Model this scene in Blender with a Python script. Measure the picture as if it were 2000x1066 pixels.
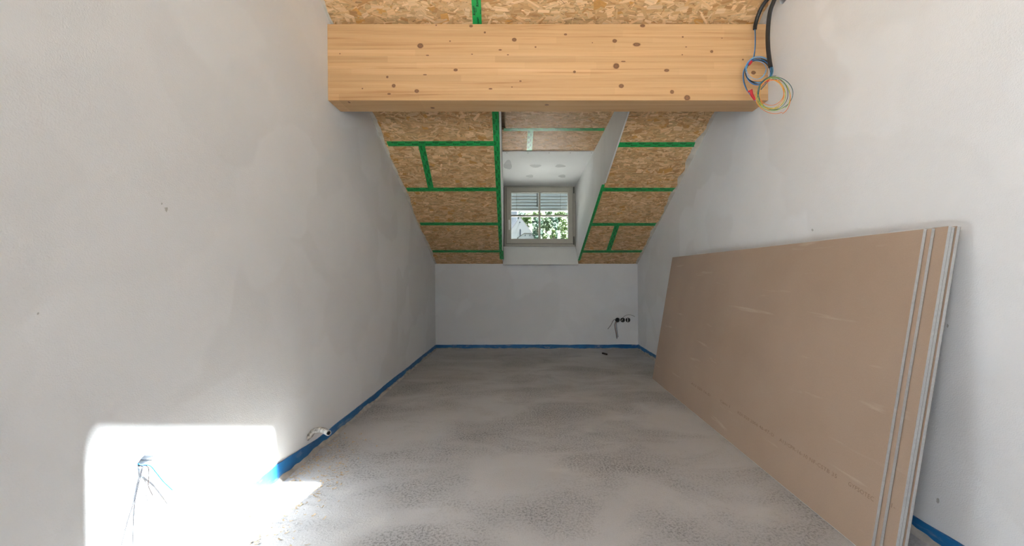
import bpy, bmesh, math, random
import numpy as np
from mathutils import Vector, Matrix, noise as mnoise

random.seed(7)
rng = np.random.default_rng(7)
for o in list(bpy.data.objects):
    bpy.data.objects.remove(o, do_unlink=True)
scene = bpy.context.scene
COL = scene.collection

# ------------------------------------------------------------------ camera
H = 1.07            # lens height above the screed
F = 778.0           # focal length in pixels of the 2000 px frame
VX, VY = 1025.0, 535.0
cam_d = bpy.data.cameras.new('camera')
cam_d.sensor_width = 36.0
cam_d.lens = F / 2000.0 * 36.0
cam_d.shift_x = -(VX - 1000.0) / 2000.0
cam_d.shift_y = (VY - 533.0) / 2000.0
cam_d.clip_start = 0.02
cam_d.clip_end = 2000
cam = bpy.data.objects.new('camera', cam_d)
COL.objects.link(cam)
cam.location = (0, 0, H)
cam.rotation_euler = (math.radians(90), 0, 0)
scene.camera = cam

# ------------------------------------------------------------------ world, sun, exposure
SUN_DIR = Vector((-1.0, 0.03, -2.47)).normalized()
world = bpy.data.worlds.new('sky')
scene.world = world
world.use_nodes = True
wn = world.node_tree.nodes
wl = world.node_tree.links
wn.clear()
w_out = wn.new('ShaderNodeOutputWorld')
w_bg = wn.new('ShaderNodeBackground')
w_sky = wn.new('ShaderNodeTexSky')
w_sky.sky_type = 'NISHITA'
w_sky.sun_disc = False
w_sky.sun_elevation = math.radians(68)
w_sky.sun_rotation = math.radians(90)
w_sky.dust_density = 4.0
w_sky.air_density = 1.0
w_sky.ozone_density = 1.0
w_mix = wn.new('ShaderNodeMix')
w_mix.data_type = 'RGBA'
w_mix.inputs[0].default_value = 0.55
w_mix.inputs[7].default_value = (5.4, 6.0, 6.9, 1)      # bright thin haze over the blue
wl.new(w_sky.outputs[0], w_mix.inputs[6])
wl.new(w_mix.outputs[2], w_bg.inputs[0])
w_bg.inputs[1].default_value = 0.46
wl.new(w_bg.outputs[0], w_out.inputs[0])

sun_d = bpy.data.lights.new('sun', 'SUN')
sun_d.energy = 118.0
sun_d.angle = math.radians(1.2)
sun_d.color = (0.985, 0.99, 1.0)
sun = bpy.data.objects.new('sun', sun_d)
COL.objects.link(sun)
sun.location = (6, 0, 14)
sun.rotation_euler = SUN_DIR.to_track_quat('-Z', 'Y').to_euler()

scene.view_settings.view_transform = 'Standard'
scene.view_settings.look = 'None'
scene.view_settings.gamma = 1.0
scene.view_settings.use_curve_mapping = False
scene.view_settings.exposure = 0.32

# ------------------------------------------------------------------ room measures (metres)
DB = 5.70            # back wall (knee wall) distance
KH = 1.217           # knee wall height
TAN = 0.505          # roof pitch
LEAN = 0.009         # the plastered walls lean a little
DR, ZR = 0.154, KH + TAN * (DB - 0.154)   # ridge
DE = -2.8            # rear wall
ZE = ZR - TAN * (DR - DE)
def xl(z): return -1.275 - LEAN * z
def xr(z): return 1.624 - LEAN * z
def roof(D): return KH + TAN * (DB - D)
CN = 1.0 / math.sqrt(1 + TAN * TAN)
RN = Vector((0, TAN * CN, CN))           # outward normal of the front slope
SL = Vector((0, -CN, TAN * CN))          # up the slope, toward the camera
def dcl(D): return 2.352 + 0.108 * (5.85 - D)      # dormer ceiling
def dxl(D): return -0.308 + 0.045 * (DB - D)       # dormer left cheek
def dxr(D): return 0.749 + 0.042 * (DB - D)        # dormer right cheek

def ray(px, py): return Vector(((px - VX) / F, 1.0, (VY - py) / F))
CAM = Vector((0, 0, H))
def at(px, py, D): return CAM + ray(px, py) * D
def on_plane(px, py, p0, n):
    r = ray(px, py); return CAM + r * ((p0 - CAM).dot(n) / r.dot(n))
def on_roof(px, py): return on_plane(px, py, Vector((0, DB, KH)), RN)
def on_floor(px, py): return on_plane(px, py, Vector((0, 0, 0)), Vector((0, 0, 1)))
def on_left(px, py): return on_plane(px, py, Vector((-1.275, 0, 0)), Vector((1, 0, LEAN)))
def on_right(px, py): return on_plane(px, py, Vector((1.624, 0, 0)), Vector((1, 0, LEAN)))

# ------------------------------------------------------------------ materials
def mat(name):
    m = bpy.data.materials.new(name); m.use_nodes = True
    nt = m.node_tree; b = nt.nodes['Principled BSDF']
    return m, nt, b
def nd(nt, t, **kw):
    n = nt.nodes.new(t)
    for k, v in kw.items(): setattr(n, k, v)
    return n
def ramp(nt, fac, stops):
    r = nd(nt, 'ShaderNodeValToRGB')
    el = r.color_ramp.elements
    while len(el) < len(stops): el.new(0.5)
    for e, (p, c) in zip(el, stops):
        e.position = p; e.color = (*c, 1) if len(c) == 3 else c
    nt.links.new(fac, r.inputs[0])
    return r.outputs[0]
def coords(nt, scale=(1, 1, 1), rot=(0, 0, 0), kind='Object', rand=False):
    tc = nd(nt, 'ShaderNodeTexCoord'); mp = nd(nt, 'ShaderNodeMapping')
    mp.inputs['Scale'].default_value = scale; mp.inputs['Rotation'].default_value = rot
    if kind == 'World':
        g = nd(nt, 'ShaderNodeNewGeometry'); nt.links.new(g.outputs['Position'], mp.inputs[0])
    else:
        nt.links.new(tc.outputs[kind], mp.inputs[0])
    if rand:
        oi = nd(nt, 'ShaderNodeObjectInfo'); m = nd(nt, 'ShaderNodeMath', operation='MULTIPLY')
        m.inputs[1].default_value = 40.0
        nt.links.new(oi.outputs['Random'], m.inputs[0])
        cb = nd(nt, 'ShaderNodeCombineXYZ')
        for i in range(3): nt.links.new(m.outputs[0], cb.inputs[i])
        nt.links.new(cb.outputs[0], mp.inputs['Location'])
    return mp.outputs[0]
def noise(nt, vec, scale, detail=3, rough=0.5, dist=0.0):
    n = nd(nt, 'ShaderNodeTexNoise')
    n.inputs['Scale'].default_value = scale; n.inputs['Detail'].default_value = detail
    n.inputs['Roughness'].default_value = rough; n.inputs['Distortion'].default_value = dist
    nt.links.new(vec, n.inputs['Vector']); return n.outputs['Fac']
def mix(nt, fac, a, b, blend='MIX'):
    m = nd(nt, 'ShaderNodeMix', data_type='RGBA', blend_type=blend)
    for i, v in ((0, fac), (6, a), (7, b)):
        if isinstance(v, (int, float)): m.inputs[i].default_value = v
        elif isinstance(v, tuple): m.inputs[i].default_value = (*v, 1)
        else: nt.links.new(v, m.inputs[i])
    return m.outputs[2]
def mth(nt, op, a, b=None, clamp=False):
    m = nd(nt, 'ShaderNodeMath', operation=op); m.use_clamp = clamp
    for i, v in ((0, a), (1, b)):
        if v is None: continue
        if isinstance(v, (int, float)): m.inputs[i].default_value = v
        else: nt.links.new(v, m.inputs[i])
    return m.outputs[0]
def bump(nt, b, height, strength=0.3, dist=0.01):
    n = nd(nt, 'ShaderNodeBump')
    n.inputs['Strength'].default_value = strength; n.inputs['Distance'].default_value = dist
    nt.links.new(height, n.inputs['Height']); nt.links.new(n.outputs[0], b.inputs['Normal'])
def plain(name, col, rough=0.6, metal=0.0, var=0.0, scale=20, bmp=0.0):
    m, nt, b = mat(name)
    b.inputs['Roughness'].default_value = rough; b.inputs['Metallic'].default_value = metal
    v = coords(nt); n = noise(nt, v, scale, 4)
    lo = tuple(c * (1 - var) for c in col); hi = tuple(min(1, c * (1 + var)) for c in col)
    nt.links.new(ramp(nt, n, [(0.3, lo), (0.7, hi)]), b.inputs['Base Color'])
    if bmp: bump(nt, b, n, bmp, 0.004)
    return m

def m_plaster():
    m, nt, b = mat('lime_plaster')
    v = coords(nt, kind='World')
    big = noise(nt, v, 1.3, 3, 0.5, 0.6)
    # broad float marks: patches with soft curved rims
    vo = nd(nt, 'ShaderNodeTexVoronoi'); vo.feature = 'SMOOTH_F1'
    vo.inputs['Scale'].default_value = 2.3; vo.inputs['Smoothness'].default_value = 0.25
    vd = nd(nt, 'ShaderNodeVectorMath', operation='ADD')
    nz = nd(nt, 'ShaderNodeTexNoise'); nz.inputs['Scale'].default_value = 2.2
    nt.links.new(v, nz.inputs['Vector'])
    sc = nd(nt, 'ShaderNodeVectorMath', operation='SCALE'); sc.inputs['Scale'].default_value = 0.55
    nt.links.new(nz.outputs['Color'], sc.inputs[0])
    nt.links.new(v, vd.inputs[0]); nt.links.new(sc.outputs[0], vd.inputs[1])
    nt.links.new(vd.outputs[0], vo.inputs['Vector'])
    cellr = nd(nt, 'ShaderNodeSeparateColor'); nt.links.new(vo.outputs['Color'], cellr.inputs[0])
    c1 = ramp(nt, big, [(0.25, (0.80, 0.812, 0.83)), (0.75, (0.855, 0.868, 0.888))])
    c2 = ramp(nt, cellr.outputs[0], [(0.2, (0.95, 0.945, 0.94)), (0.8, (1, 1, 1))])
    c = mix(nt, 1.0, c1, c2, 'MULTIPLY')
    sp = noise(nt, v, 60, 2)
    c = mix(nt, mth(nt, 'MULTIPLY', ramp(nt, sp, [(0.76, (0, 0, 0)), (0.80, (1, 1, 1))]), 0.12), c, (0.3, 0.29, 0.28))
    nt.links.new(c, b.inputs['Base Color'])
    b.inputs['Roughness'].default_value = 0.9
    f1 = noise(nt, v, 220, 3); f2 = noise(nt, v, 9, 3)
    hgt = mth(nt, 'ADD', f1, mth(nt, 'MULTIPLY', f2, 2.0))
    bump(nt, b, hgt, 0.4, 0.0025)
    return m

def m_screed():
    m, nt, b = mat('dusty_screed')
    v = coords(nt, kind='World')
    vs = coords(nt, (0.55, 1.0, 1), kind='World')
    big = noise(nt, v, 1.1, 4, 0.55, 0.4)
    mask = ramp(nt, noise(nt, vs, 2.6, 7, 0.66, 0.5), [(0.42, (0, 0, 0)), (0.64, (1, 1, 1))])
    pores = ramp(nt, noise(nt, v, 88, 5, 0.85), [(0.485, (0, 0, 0)), (0.56, (1, 1, 1))])
    pores2 = ramp(nt, noise(nt, v, 260, 2, 0.6), [(0.58, (0, 0, 0)), (0.66, (1, 1, 1))])
    base = ramp(nt, big, [(0.2, (0.45, 0.438, 0.433)), (0.5, (0.525, 0.518, 0.522)), (0.8, (0.59, 0.587, 0.594))])
    f = mth(nt, 'MULTIPLY', mask, pores)
    c = mix(nt, mth(nt, 'MULTIPLY', f, 0.85), base, (0.14, 0.132, 0.127))
    c = mix(nt, mth(nt, 'MULTIPLY', pores2, 0.28), c, (0.2, 0.185, 0.17))
    dust = ramp(nt, noise(nt, vs, 1.9, 5, 0.6, 1.5), [(0.60, (0, 0, 0)), (0.78, (1, 1, 1))])
    c = mix(nt, mth(nt, 'MULTIPLY', dust, 0.4), c, (0.66, 0.645, 0.62))
    nt.links.new(c, b.inputs['Base Color'])
    b.inputs['Roughness'].default_value = 0.92
    hgt = mth(nt, 'SUBTRACT', mth(nt, 'MULTIPLY', noise(nt, v, 120, 4, 0.7), 1.0), mth(nt, 'MULTIPLY', f, 0.8))
    bump(nt, b, hgt, 0.6, 0.004)
    return m

def m_strand():
    m, nt, b = mat('osb_strand')
    at_ = nd(nt, 'ShaderNodeAttribute', attribute_name='Col')
    uv = nd(nt, 'ShaderNodeTexCoord'); mp = nd(nt, 'ShaderNodeMapping')
    mp.inputs['Scale'].default_value = (3.0, 70.0, 1)
    nt.links.new(uv.outputs['UV'], mp.inputs[0])
    g = noise(nt, mp.outputs[0], 1.6, 3, 0.6)
    gc = ramp(nt, g, [(0.25, (0.80, 0.76, 0.72)), (0.6, (1.05, 1.05, 1.05))])
    nt.links.new(mix(nt, 1.0, at_.outputs['Color'], gc, 'MULTIPLY'), b.inputs['Base Color'])
    b.inputs['Roughness'].default_value = 0.55
    bump(nt, b, g, 0.3, 0.001)
    return m

def m_osb():
    m, nt, b = mat('osb_core')
    v = coords(nt, (6, 40, 40), rand=True)
    n = noise(nt, v, 1.5, 4, 0.6, 1.0)
    nt.links.new(ramp(nt, n, [(0.3, (0.30, 0.17, 0.07)), (0.5, (0.55, 0.35, 0.16)), (0.75, (0.70, 0.49, 0.26))]), b.inputs['Base Color'])
    b.inputs['Roughness'].default_value = 0.6
    bump(nt, b, n, 0.3, 0.003)
    return m

def m_beam():
    m, nt, b = mat('glulam_spruce')
    oi = nd(nt, 'ShaderNodeObjectInfo')
    v = coords(nt, (0.55, 14, 26), rand=True)
    w = noise(nt, v, 1.3, 4, 0.55, 1.2)
    fine = noise(nt, coords(nt, (2.5, 160, 220), rand=True), 1.0, 2)
    grain = ramp(nt, w, [(0.26, (0.47, 0.24, 0.095)), (0.40, (0.61, 0.365, 0.172)), (0.62, (0.67, 0.425, 0.217)), (0.8, (0.62, 0.375, 0.178))])
    tone = ramp(nt, oi.outputs['Random'], [(0.0, (0.90, 0.88, 0.85)), (1.0, (1.06, 1.06, 1.07))])
    c = mix(nt, 1.0, grain, tone, 'MULTIPLY')
    # finger-jointed lengths of slightly different tone
    seg = nd(nt, 'ShaderNodeTexVoronoi', voronoi_dimensions='1D'); seg.inputs['Scale'].default_value = 1.4
    sx = nd(nt, 'ShaderNodeSeparateXYZ'); nt.links.new(coords(nt, rand=True), sx.inputs[0])
    nt.links.new(sx.outputs[0], seg.inputs['W'])
    sg = nd(nt, 'ShaderNodeSeparateColor'); nt.links.new(seg.outputs['Color'], sg.inputs[0])
    c = mix(nt, 1.0, c, ramp(nt, sg.outputs[0], [(0.0, (0.93, 0.92, 0.90)), (1.0, (1.05, 1.05, 1.06))]), 'MULTIPLY')
    c = mix(nt, 1.0, c, ramp(nt, fine, [(0.3, (0.95, 0.94, 0.92)), (0.7, (1.02, 1.02, 1.02))]), 'MULTIPLY')
    nt.links.new(c, b.inputs['Base Color'])
    b.inputs['Roughness'].default_value = 0.5
    bump(nt, b, fine, 0.08, 0.001)
    return m

def m_knot():
    m, nt, b = mat('spruce_knot')
    g = nd(nt, 'ShaderNodeTexCoord')
    gr = nd(nt, 'ShaderNodeTexGradient', gradient_type='SPHERICAL')
    mp = nd(nt, 'ShaderNodeMapping'); mp.inputs['Location'].default_value = (-1, -1, 0); mp.inputs['Scale'].default_value = (2, 2, 0)
    nt.links.new(g.outputs['UV'], mp.inputs[0]); nt.links.new(mp.outputs[0], gr.inputs[0])
    nz = noise(nt, coords(nt, (90, 90, 90)), 2.0, 3)
    f = mth(nt, 'ADD', gr.outputs[1], mth(nt, 'MULTIPLY', mth(nt, 'SUBTRACT', nz, 0.5), 0.35))
    nt.links.new(ramp(nt, f, [(0.0, (0.50, 0.28, 0.12)), (0.16, (0.34, 0.18, 0.08)), (0.34, (0.13, 0.058, 0.026)), (0.6, (0.27, 0.13, 0.055)), (1.0, (0.20, 0.09, 0.04))]), b.inputs['Base Color'])
    b.inputs['Roughness'].default_value = 0.5
    return m

def m_paper():
    m, nt, b = mat('plasterboard_paper')
    v = coords(nt, (1, 1, 1))
    st = ramp(nt, noise(nt, coords(nt, (60, 2.2, 22)), 1.0, 3, 0.5, 0.3), [(0.66, (0, 0, 0)), (0.80, (1, 1, 1))])
    big = noise(nt, v, 2.2, 3)
    c = ramp(nt, big, [(0.3, (0.40, 0.293, 0.217)), (0.7, (0.44, 0.33, 0.25))])
    c = mix(nt, mth(nt, 'MULTIPLY', st, 0.30), c, (0.78, 0.70, 0.60))
    fi = noise(nt, v, 350, 2)
    c = mix(nt, 1.0, c, ramp(nt, fi, [(0.3, (0.95, 0.95, 0.95)), (0.7, (1.03, 1.03, 1.03))]), 'MULTIPLY')
    nt.links.new(c, b.inputs['Base Color'])
    b.inputs['Roughness'].default_value = 0.55
    bump(nt, b, fi, 0.1, 0.001)
    return m

def m_tape():
    m, nt, b = mat('green_sealing_tape')
    n = noise(nt, coords(nt, kind='World'), 6, 3)
    nt.links.new(ramp(nt, n, [(0.3, (0.012, 0.33, 0.07)), (0.7, (0.022, 0.42, 0.105))]), b.inputs['Base Color'])
    b.inputs['Roughness'].default_value = 0.33
    bump(nt, b, noise(nt, coords(nt, kind='World'), 45, 2), 0.15, 0.002)
    return m

def m_edge():
    m, nt, b = mat('blue_edge_foam')
    v = coords(nt, kind='World')
    n = noise(nt, v, 7, 5, 0.65)
    dirt = ramp(nt, noise(nt, coords(nt, (5, 3, 14), kind='World'), 1.6, 5, 0.65), [(0.56, (0, 0, 0)), (0.72, (1, 1, 1))])
    c = ramp(nt, n, [(0.3, (0.006, 0.10, 0.30)), (0.7, (0.012, 0.17, 0.44))])
    sx = nd(nt, 'ShaderNodeSeparateXYZ'); nt.links.new(v, sx.inputs[0])
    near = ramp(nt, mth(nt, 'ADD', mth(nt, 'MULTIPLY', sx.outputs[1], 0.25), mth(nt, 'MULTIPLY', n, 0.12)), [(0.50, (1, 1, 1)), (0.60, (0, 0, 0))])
    lft = mth(nt, 'LESS_THAN', sx.outputs[0], 0.0)           # near left stretch painted paler for its dust and the sun glare on it
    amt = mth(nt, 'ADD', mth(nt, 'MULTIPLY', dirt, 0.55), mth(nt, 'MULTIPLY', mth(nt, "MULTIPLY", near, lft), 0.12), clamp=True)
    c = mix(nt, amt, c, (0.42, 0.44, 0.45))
    nt.links.new(c, b.inputs['Base Color'])
    b.inputs['Roughness'].default_value = 0.45
    return m

def m_glass():
    m, nt, b = mat('window_glass')
    tr = nd(nt, 'ShaderNodeBsdfTransparent'); gl = nd(nt, 'ShaderNodeBsdfGlossy')
    tr.inputs[0].default_value = (0.80, 0.83, 0.83, 1); gl.inputs['Roughness'].default_value = 0.02
    fr = nd(nt, 'ShaderNodeFresnel'); fr.inputs[0].default_value = 1.35
    mx = nd(nt, 'ShaderNodeMixShader')
    nt.links.new(fr.outputs[0], mx.inputs[0]); nt.links.new(tr.outputs[0], mx.inputs[1]); nt.links.new(gl.outputs[0], mx.inputs[2])
    nt.links.new(mx.outputs[0], nt.nodes['Material Output'].inputs[0])
    return m

def m_leaf(name, a, bcol):
    m, nt, b = mat(name)
    g = nd(nt, 'ShaderNodeNewGeometry')
    nt.links.new(ramp(nt, g.outputs['Random Per Island'], [(0.1, a), (0.9, bcol)]), b.inputs['Base Color'])
    b.inputs['Roughness'].default_value = 0.6
    return m

M = dict(
    plaster=m_plaster(), screed=m_screed(), strand=m_strand(), osb=m_osb(), beam=m_beam(), knot=m_knot(),
    paper=m_paper(), tape=m_tape(), edge=m_edge(), glass=m_glass(),
    ink=plain('black_tape_print', (0.006, 0.010, 0.008), 0.5, var=0.2),
    stamp=plain('grey_board_stamp', (0.25, 0.17, 0.12), 0.8, var=0.2),
    gypsum=plain('gypsum_core', (0.43, 0.435, 0.43), 0.9, var=0.06, scale=120, bmp=0.3),
    liner=plain('shadowed_back_liner', (0.16, 0.14, 0.125), 0.85, var=0.1),  # back paper, darkened to paint in the shadow between the sheets
    board_white=plain('white_plasterboard', (0.74, 0.735, 0.72), 0.75, var=0.04, scale=3, bmp=0.05),
    filler=plain('grey_joint_filler', (0.50, 0.50, 0.49), 0.8, var=0.08, scale=9),
    smear=plain('plaster_smear', (0.60, 0.55, 0.48), 0.9, var=0.15, scale=14, bmp=0.3),
    mortar=plain('mortar_splash', (0.43, 0.41, 0.38), 0.95, var=0.22, scale=18, bmp=0.6),
    frame=plain('grey_beige_lacquer', (0.43, 0.40, 0.335), 0.42, var=0.03),
    frame_dark=plain('dark_window_seal', (0.09, 0.085, 0.075), 0.6, var=0.1),
    metal=plain('brushed_aluminium', (0.62, 0.63, 0.64), 0.35, 0.7, var=0.05),
    handle=plain('white_lacquer', (0.78, 0.77, 0.75), 0.35, var=0.03),
    slat=plain('silver_blind_lacquer', (0.42, 0.46, 0.47), 0.45, 0.2, var=0.04),
    black=plain('black_plastic', (0.010, 0.010, 0.011), 0.45, var=0.3, scale=60),
    dark=plain('dark_cavity', (0.02, 0.018, 0.016), 0.9, var=0.3),
    pvc=plain('dusty_pvc_conduit', (0.42, 0.40, 0.37), 0.7, var=0.6, scale=70, bmp=0.2),
    w_black=plain('wire_black', (0.012, 0.012, 0.014), 0.4, var=0.1),
    w_blue=plain('wire_blue', (0.03, 0.22, 0.55), 0.4, var=0.1),
    w_lblue=plain('wire_light_blue', (0.18, 0.45, 0.75), 0.4, var=0.1),
    w_teal=plain('wire_petrol', (0.012, 0.12, 0.17), 0.4, var=0.1),
    w_orange=plain('wire_orange', (0.85, 0.24, 0.05), 0.4, var=0.1),
    w_yellow=plain('wire_yellow_orange', (0.85, 0.42, 0.03), 0.4, var=0.1),
    w_green=plain('wire_yellow_green', (0.38, 0.55, 0.05), 0.4, var=0.25, scale=120),
    w_grey=plain('wire_grey', (0.024, 0.023, 0.028), 0.5, var=0.1),
    w_brown=plain('wire_brown', (0.028, 0.018, 0.018), 0.5, var=0.1),
    red=plain('red_insulating_tape', (0.62, 0.02, 0.03), 0.4, var=0.1),
    rubble=plain('broken_brick_grey', (0.062, 0.062, 0.063), 0.95, var=0.4, scale=60, bmp=0.8),
    shaving=plain('pale_wood_shaving', (0.56, 0.43, 0.28), 0.8, var=0.25, scale=80),
    crumb=plain('grey_screed_crumb', (0.50, 0.485, 0.465), 0.95, var=0.3, scale=90),
    stick=plain('dark_brown_wood', (0.045, 0.03, 0.02), 0.8, var=0.3, scale=50),
    render=plain('white_house_render', (0.33, 0.32, 0.325), 0.9, var=0.03, scale=0.5),
    render_grey=plain('grey_tower_render', (0.25, 0.26, 0.285), 0.9, var=0.03, scale=0.5),
    tile_roof=plain('pale_roof_tiles', (0.22, 0.20, 0.20), 0.8, var=0.1, scale=2),
    far_dark=plain('dark_far_window', (0.03, 0.035, 0.05), 0.3, var=0.1),
    grass=plain('meadow_grass', (0.016, 0.026, 0.009), 0.95, var=0.4, scale=0.3),
    gravel=plain('pale_gravel', (0.42, 0.40, 0.37), 0.95, var=0.15, scale=2),
    bark=plain('tree_bark', (0.10, 0.075, 0.05), 0.95, var=0.3, scale=6),
    leaf_a=m_leaf('leaf_deep_green', (0.03, 0.06, 0.028), (0.09, 0.14, 0.06)),
    leaf_b=m_leaf('leaf_fresh_green', (0.06, 0.10, 0.03), (0.16, 0.22, 0.075)),
    leaf_c=m_leaf('leaf_blue_green', (0.03, 0.065, 0.045), (0.09, 0.15, 0.105)),
)

# ------------------------------------------------------------------ object helpers
def tag(o, label=None, cat=None, group=None, kind=None):
    if label: o['label'] = label
    if cat: o['category'] = cat
    if group: o['group'] = group
    if kind: o['kind'] = kind
    return o
def wloc(o):
    p = Vector(o.location)
    while o.parent: o = o.parent; p += Vector(o.location)
    return p
def empty(name, loc, parent=None):
    o = bpy.data.objects.new(name, None); COL.objects.link(o)
    o.empty_display_size = 0.1
    if parent: o.parent = parent; o.location = Vector(loc) - wloc(parent)
    else: o.location = loc
    return o
class MB:
    """collects world-space geometry, then links it as ONE mesh object"""
    def __init__(s): s.v = []; s.f = []
    def add(s, vs, fs):
        n = len(s.v); s.v += [tuple(v) for v in vs]; s.f += [tuple(i + n for i in f) for f in fs]
    def hexa(s, b, t):                    # bottom 4 + top 4 corners
        s.add(list(b) + list(t), [(3, 2, 1, 0), (4, 5, 6, 7), (0, 1, 5, 4), (1, 2, 6, 5), (2, 3, 7, 6), (3, 0, 4, 7)])
    def box(s, x0, x1, y0, y1, z0, z1):
        s.hexa([(x0, y0, z0), (x1, y0, z0), (x1, y1, z0), (x0, y1, z0)], [(x0, y0, z1), (x1, y0, z1), (x1, y1, z1), (x0, y1, z1)])
    def prism(s, poly, off):              # polygon + offset vector
        n = len(poly); off = Vector(off)
        s.add(list(poly) + [Vector(p) + off for p in poly], [tuple(range(n))[::-1], tuple(range(n, 2 * n))] + [(i, (i + 1) % n, n + (i + 1) % n, n + i) for i in range(n)])
    def tube(s, pts, r, seg=8, caps=True):
        pts = [Vector(p) for p in pts]; n = len(pts)
        rr = r if callable(r) else (lambda i: r)
        t0 = (pts[1] - pts[0]).normalized()
        u = t0.orthogonal().normalized(); vs = []
        for i, p in enumerate(pts):
            t = (pts[min(i + 1, n - 1)] - pts[max(i - 1, 0)]).normalized()
            u = (u - t * u.dot(t)).normalized(); w = t.cross(u)
            for k in range(seg):
                a = 2 * math.pi * k / seg
                vs.append(p + (u * math.cos(a) + w * math.sin(a)) * rr(i))
        fs = [(i * seg + k, i * seg + (k + 1) % seg, (i + 1) * seg + (k + 1) % seg, (i + 1) * seg + k) for i in range(n - 1) for k in range(seg)]
        if caps: fs += [tuple(range(seg))[::-1], tuple(range((n - 1) * seg, n * seg))]
        s.add(vs, fs)
    def build(s, name, m, parent=None, smooth=False, bevel=0.0, fix=True):
        a = np.array(s.v, dtype=float)
        org = Vector(((a[:, 0].min() + a[:, 0].max()) / 2, (a[:, 1].min() + a[:, 1].max()) / 2, a[:, 2].min()))
        me = bpy.data.meshes.new(name)
        me.from_pydata([tuple(r) for r in (a - np.array(org))], [], s.f)
        if fix:
            bm = bmesh.new(); bm.from_mesh(me); bmesh.ops.recalc_face_normals(bm, faces=bm.faces)
            if bevel: bmesh.ops.bevel(bm, geom=bm.edges[:], offset=bevel, segments=2, affect='EDGES', profile=0.5)
            bm.to_mesh(me); bm.free()
        me.materials.append(M[m])
        if smooth:
            for p in me.polygons: p.use_smooth = True
        o = bpy.data.objects.new(name, me); COL.objects.link(o)
        if parent: o.parent = parent; o.location = org - wloc(parent)
        else: o.location = org
        return o
def spline(pts, n=8):
    """Catmull-Rom through the points"""
    p = [Vector(q) for q in pts]; p = [p[0] * 2 - p[1]] + p + [p[-1] * 2 - p[-2]]
    out = []
    for i in range(1, len(p) - 2):
        for k in range(n):
            t = k / n
            a, b, c, d = p[i - 1], p[i], p[i + 1], p[i + 2]
            out.append(0.5 * ((2 * b) + (c - a) * t + (2 * a - 5 * b + 4 * c - d) * t * t + (3 * b - a - 3 * c + d) * t ** 3))
    out.append(p[-2]); return out
def cut(o, cutter_mb):
    """carve a real hole into o"""
    c = cutter_mb.build('hole_cutter', 'rubble')
    bpy.context.view_layer.update()
    md = o.modifiers.new('hole', 'BOOLEAN'); md.object = c; md.operation = 'DIFFERENCE'; md.solver = 'EXACT'
    dg = bpy.context.evaluated_depsgraph_get()
    me = bpy.data.meshes.new_from_object(o.evaluated_get(dg))
    o.modifiers.clear(); o.data = me
    bpy.data.objects.remove(c, do_unlink=True)
_txt = {}
def text_geo(body, shear=0.0, off=0.0, spacing=1.0):
    key = (body, shear, off, spacing)
    if key not in _txt:
        cu = bpy.data.curves.new('lettering', 'FONT'); cu.body = body; cu.size = 1.0; cu.shear = shear; cu.offset = off
        cu.space_character = spacing; cu.resolution_u = 2
        ob = bpy.data.objects.new('lettering', cu); COL.objects.link(ob)
        bpy.context.view_layer.update()
        me = bpy.data.meshes.new_from_object(ob.evaluated_get(bpy.context.evaluated_depsgraph_get()))
        _txt[key] = ([tuple(v.co) for v in me.vertices], [tuple(p.vertices) for p in me.polygons])
        bpy.data.objects.remove(ob, do_unlink=True); bpy.data.meshes.remove(me)
    return _txt[key]
def put_text(mb, body, org, a, b, size, n_off, shear=0.0, off=0.0, spacing=1.0, clip=None, sx=1.0):
    vs, fs = text_geo(body, shear, off, spacing)
    w = [org + a * (x * size * sx) + b * (y * size) + n_off for x, y, z in vs]
    if clip and not all(clip(q) for q in w): return
    mb.add(w, fs)

# ================================================================== STRUCTURE
# ---- floor
mb = MB(); mb.box(-1.50, 1.85, DE - 0.3, DB + 0.2, -0.12, 0.0)
floor = tag(mb.build('floor', 'screed'), 'grey dusty cement screed floor', kind='structure')

# ---- side walls (gable outline, leaning a little)
prof = [(DB + 0.2, -0.12), (DB + 0.2, KH + 0.02), (DB, KH + 0.02), (DR, ZR + 0.02), (DE - 0.3, ZE + 0.02), (DE - 0.3, -0.12)]
def side_wall(name, fx, t, label):
    mb = MB(); n = len(prof)
    ins = [(fx(z), d, z) for d, z in prof]; out = [(fx(z) + t, d, z) for d, z in prof]
    mb.add(ins + out, [tuple(range(n)), tuple(range(n, 2 * n))[::-1]] + [(i, (i + 1) % n, n + (i + 1) % n, n + i) for i in range(n)])
    return tag(mb.build(name, 'plaster'), label, kind='structure')
wall_left = side_wall('wall_left', xl, -0.2, 'plastered left wall with a patch of sunlight')
wall_right = side_wall('wall_right', xr, 0.2, 'plastered right wall behind the plasterboards')
# ---- low back wall
mb = MB(); mb.box(-1.40, 1.74, DB, DB + 0.2, -0.1, KH)
wall_back = tag(mb.build('wall_back', 'plaster'), 'low plastered knee wall under the dormer', kind='structure')
# ---- rear wall behind the photographer, with a wide glazed opening
OX0, OX1, OZ0, OZ1 = -1.0, 1.35, 0.20, 2.15
mb = MB()
mb.box(-1.5, OX0, DE - 0.2, DE, -0.1, ZE + 0.02); mb.box(OX1, 1.85, DE - 0.2, DE, -0.1, ZE + 0.02)
mb.box(OX0, OX1, DE - 0.2, DE, -0.1, OZ0); mb.box(OX0, OX1, DE - 0.2, DE, OZ1, ZE + 0.02)
wall_rear = tag(mb.build('wall_rear', 'plaster'), 'plastered rear wall with a casement window', kind='structure')
w3 = tag(empty('window_3', ((OX0 + OX1) / 2, DE - 0.1, OZ0)), 'casement window in the rear wall', kind='structure')
for i in range(3):
    x = OX0 + (OX1 - OX0) * i / 2
    mb = MB(); mb.box(x - 0.035, x + 0.035, DE - 0.14, DE - 0.07, OZ0, OZ1); mb.build('window_post', 'frame', w3)
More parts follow.
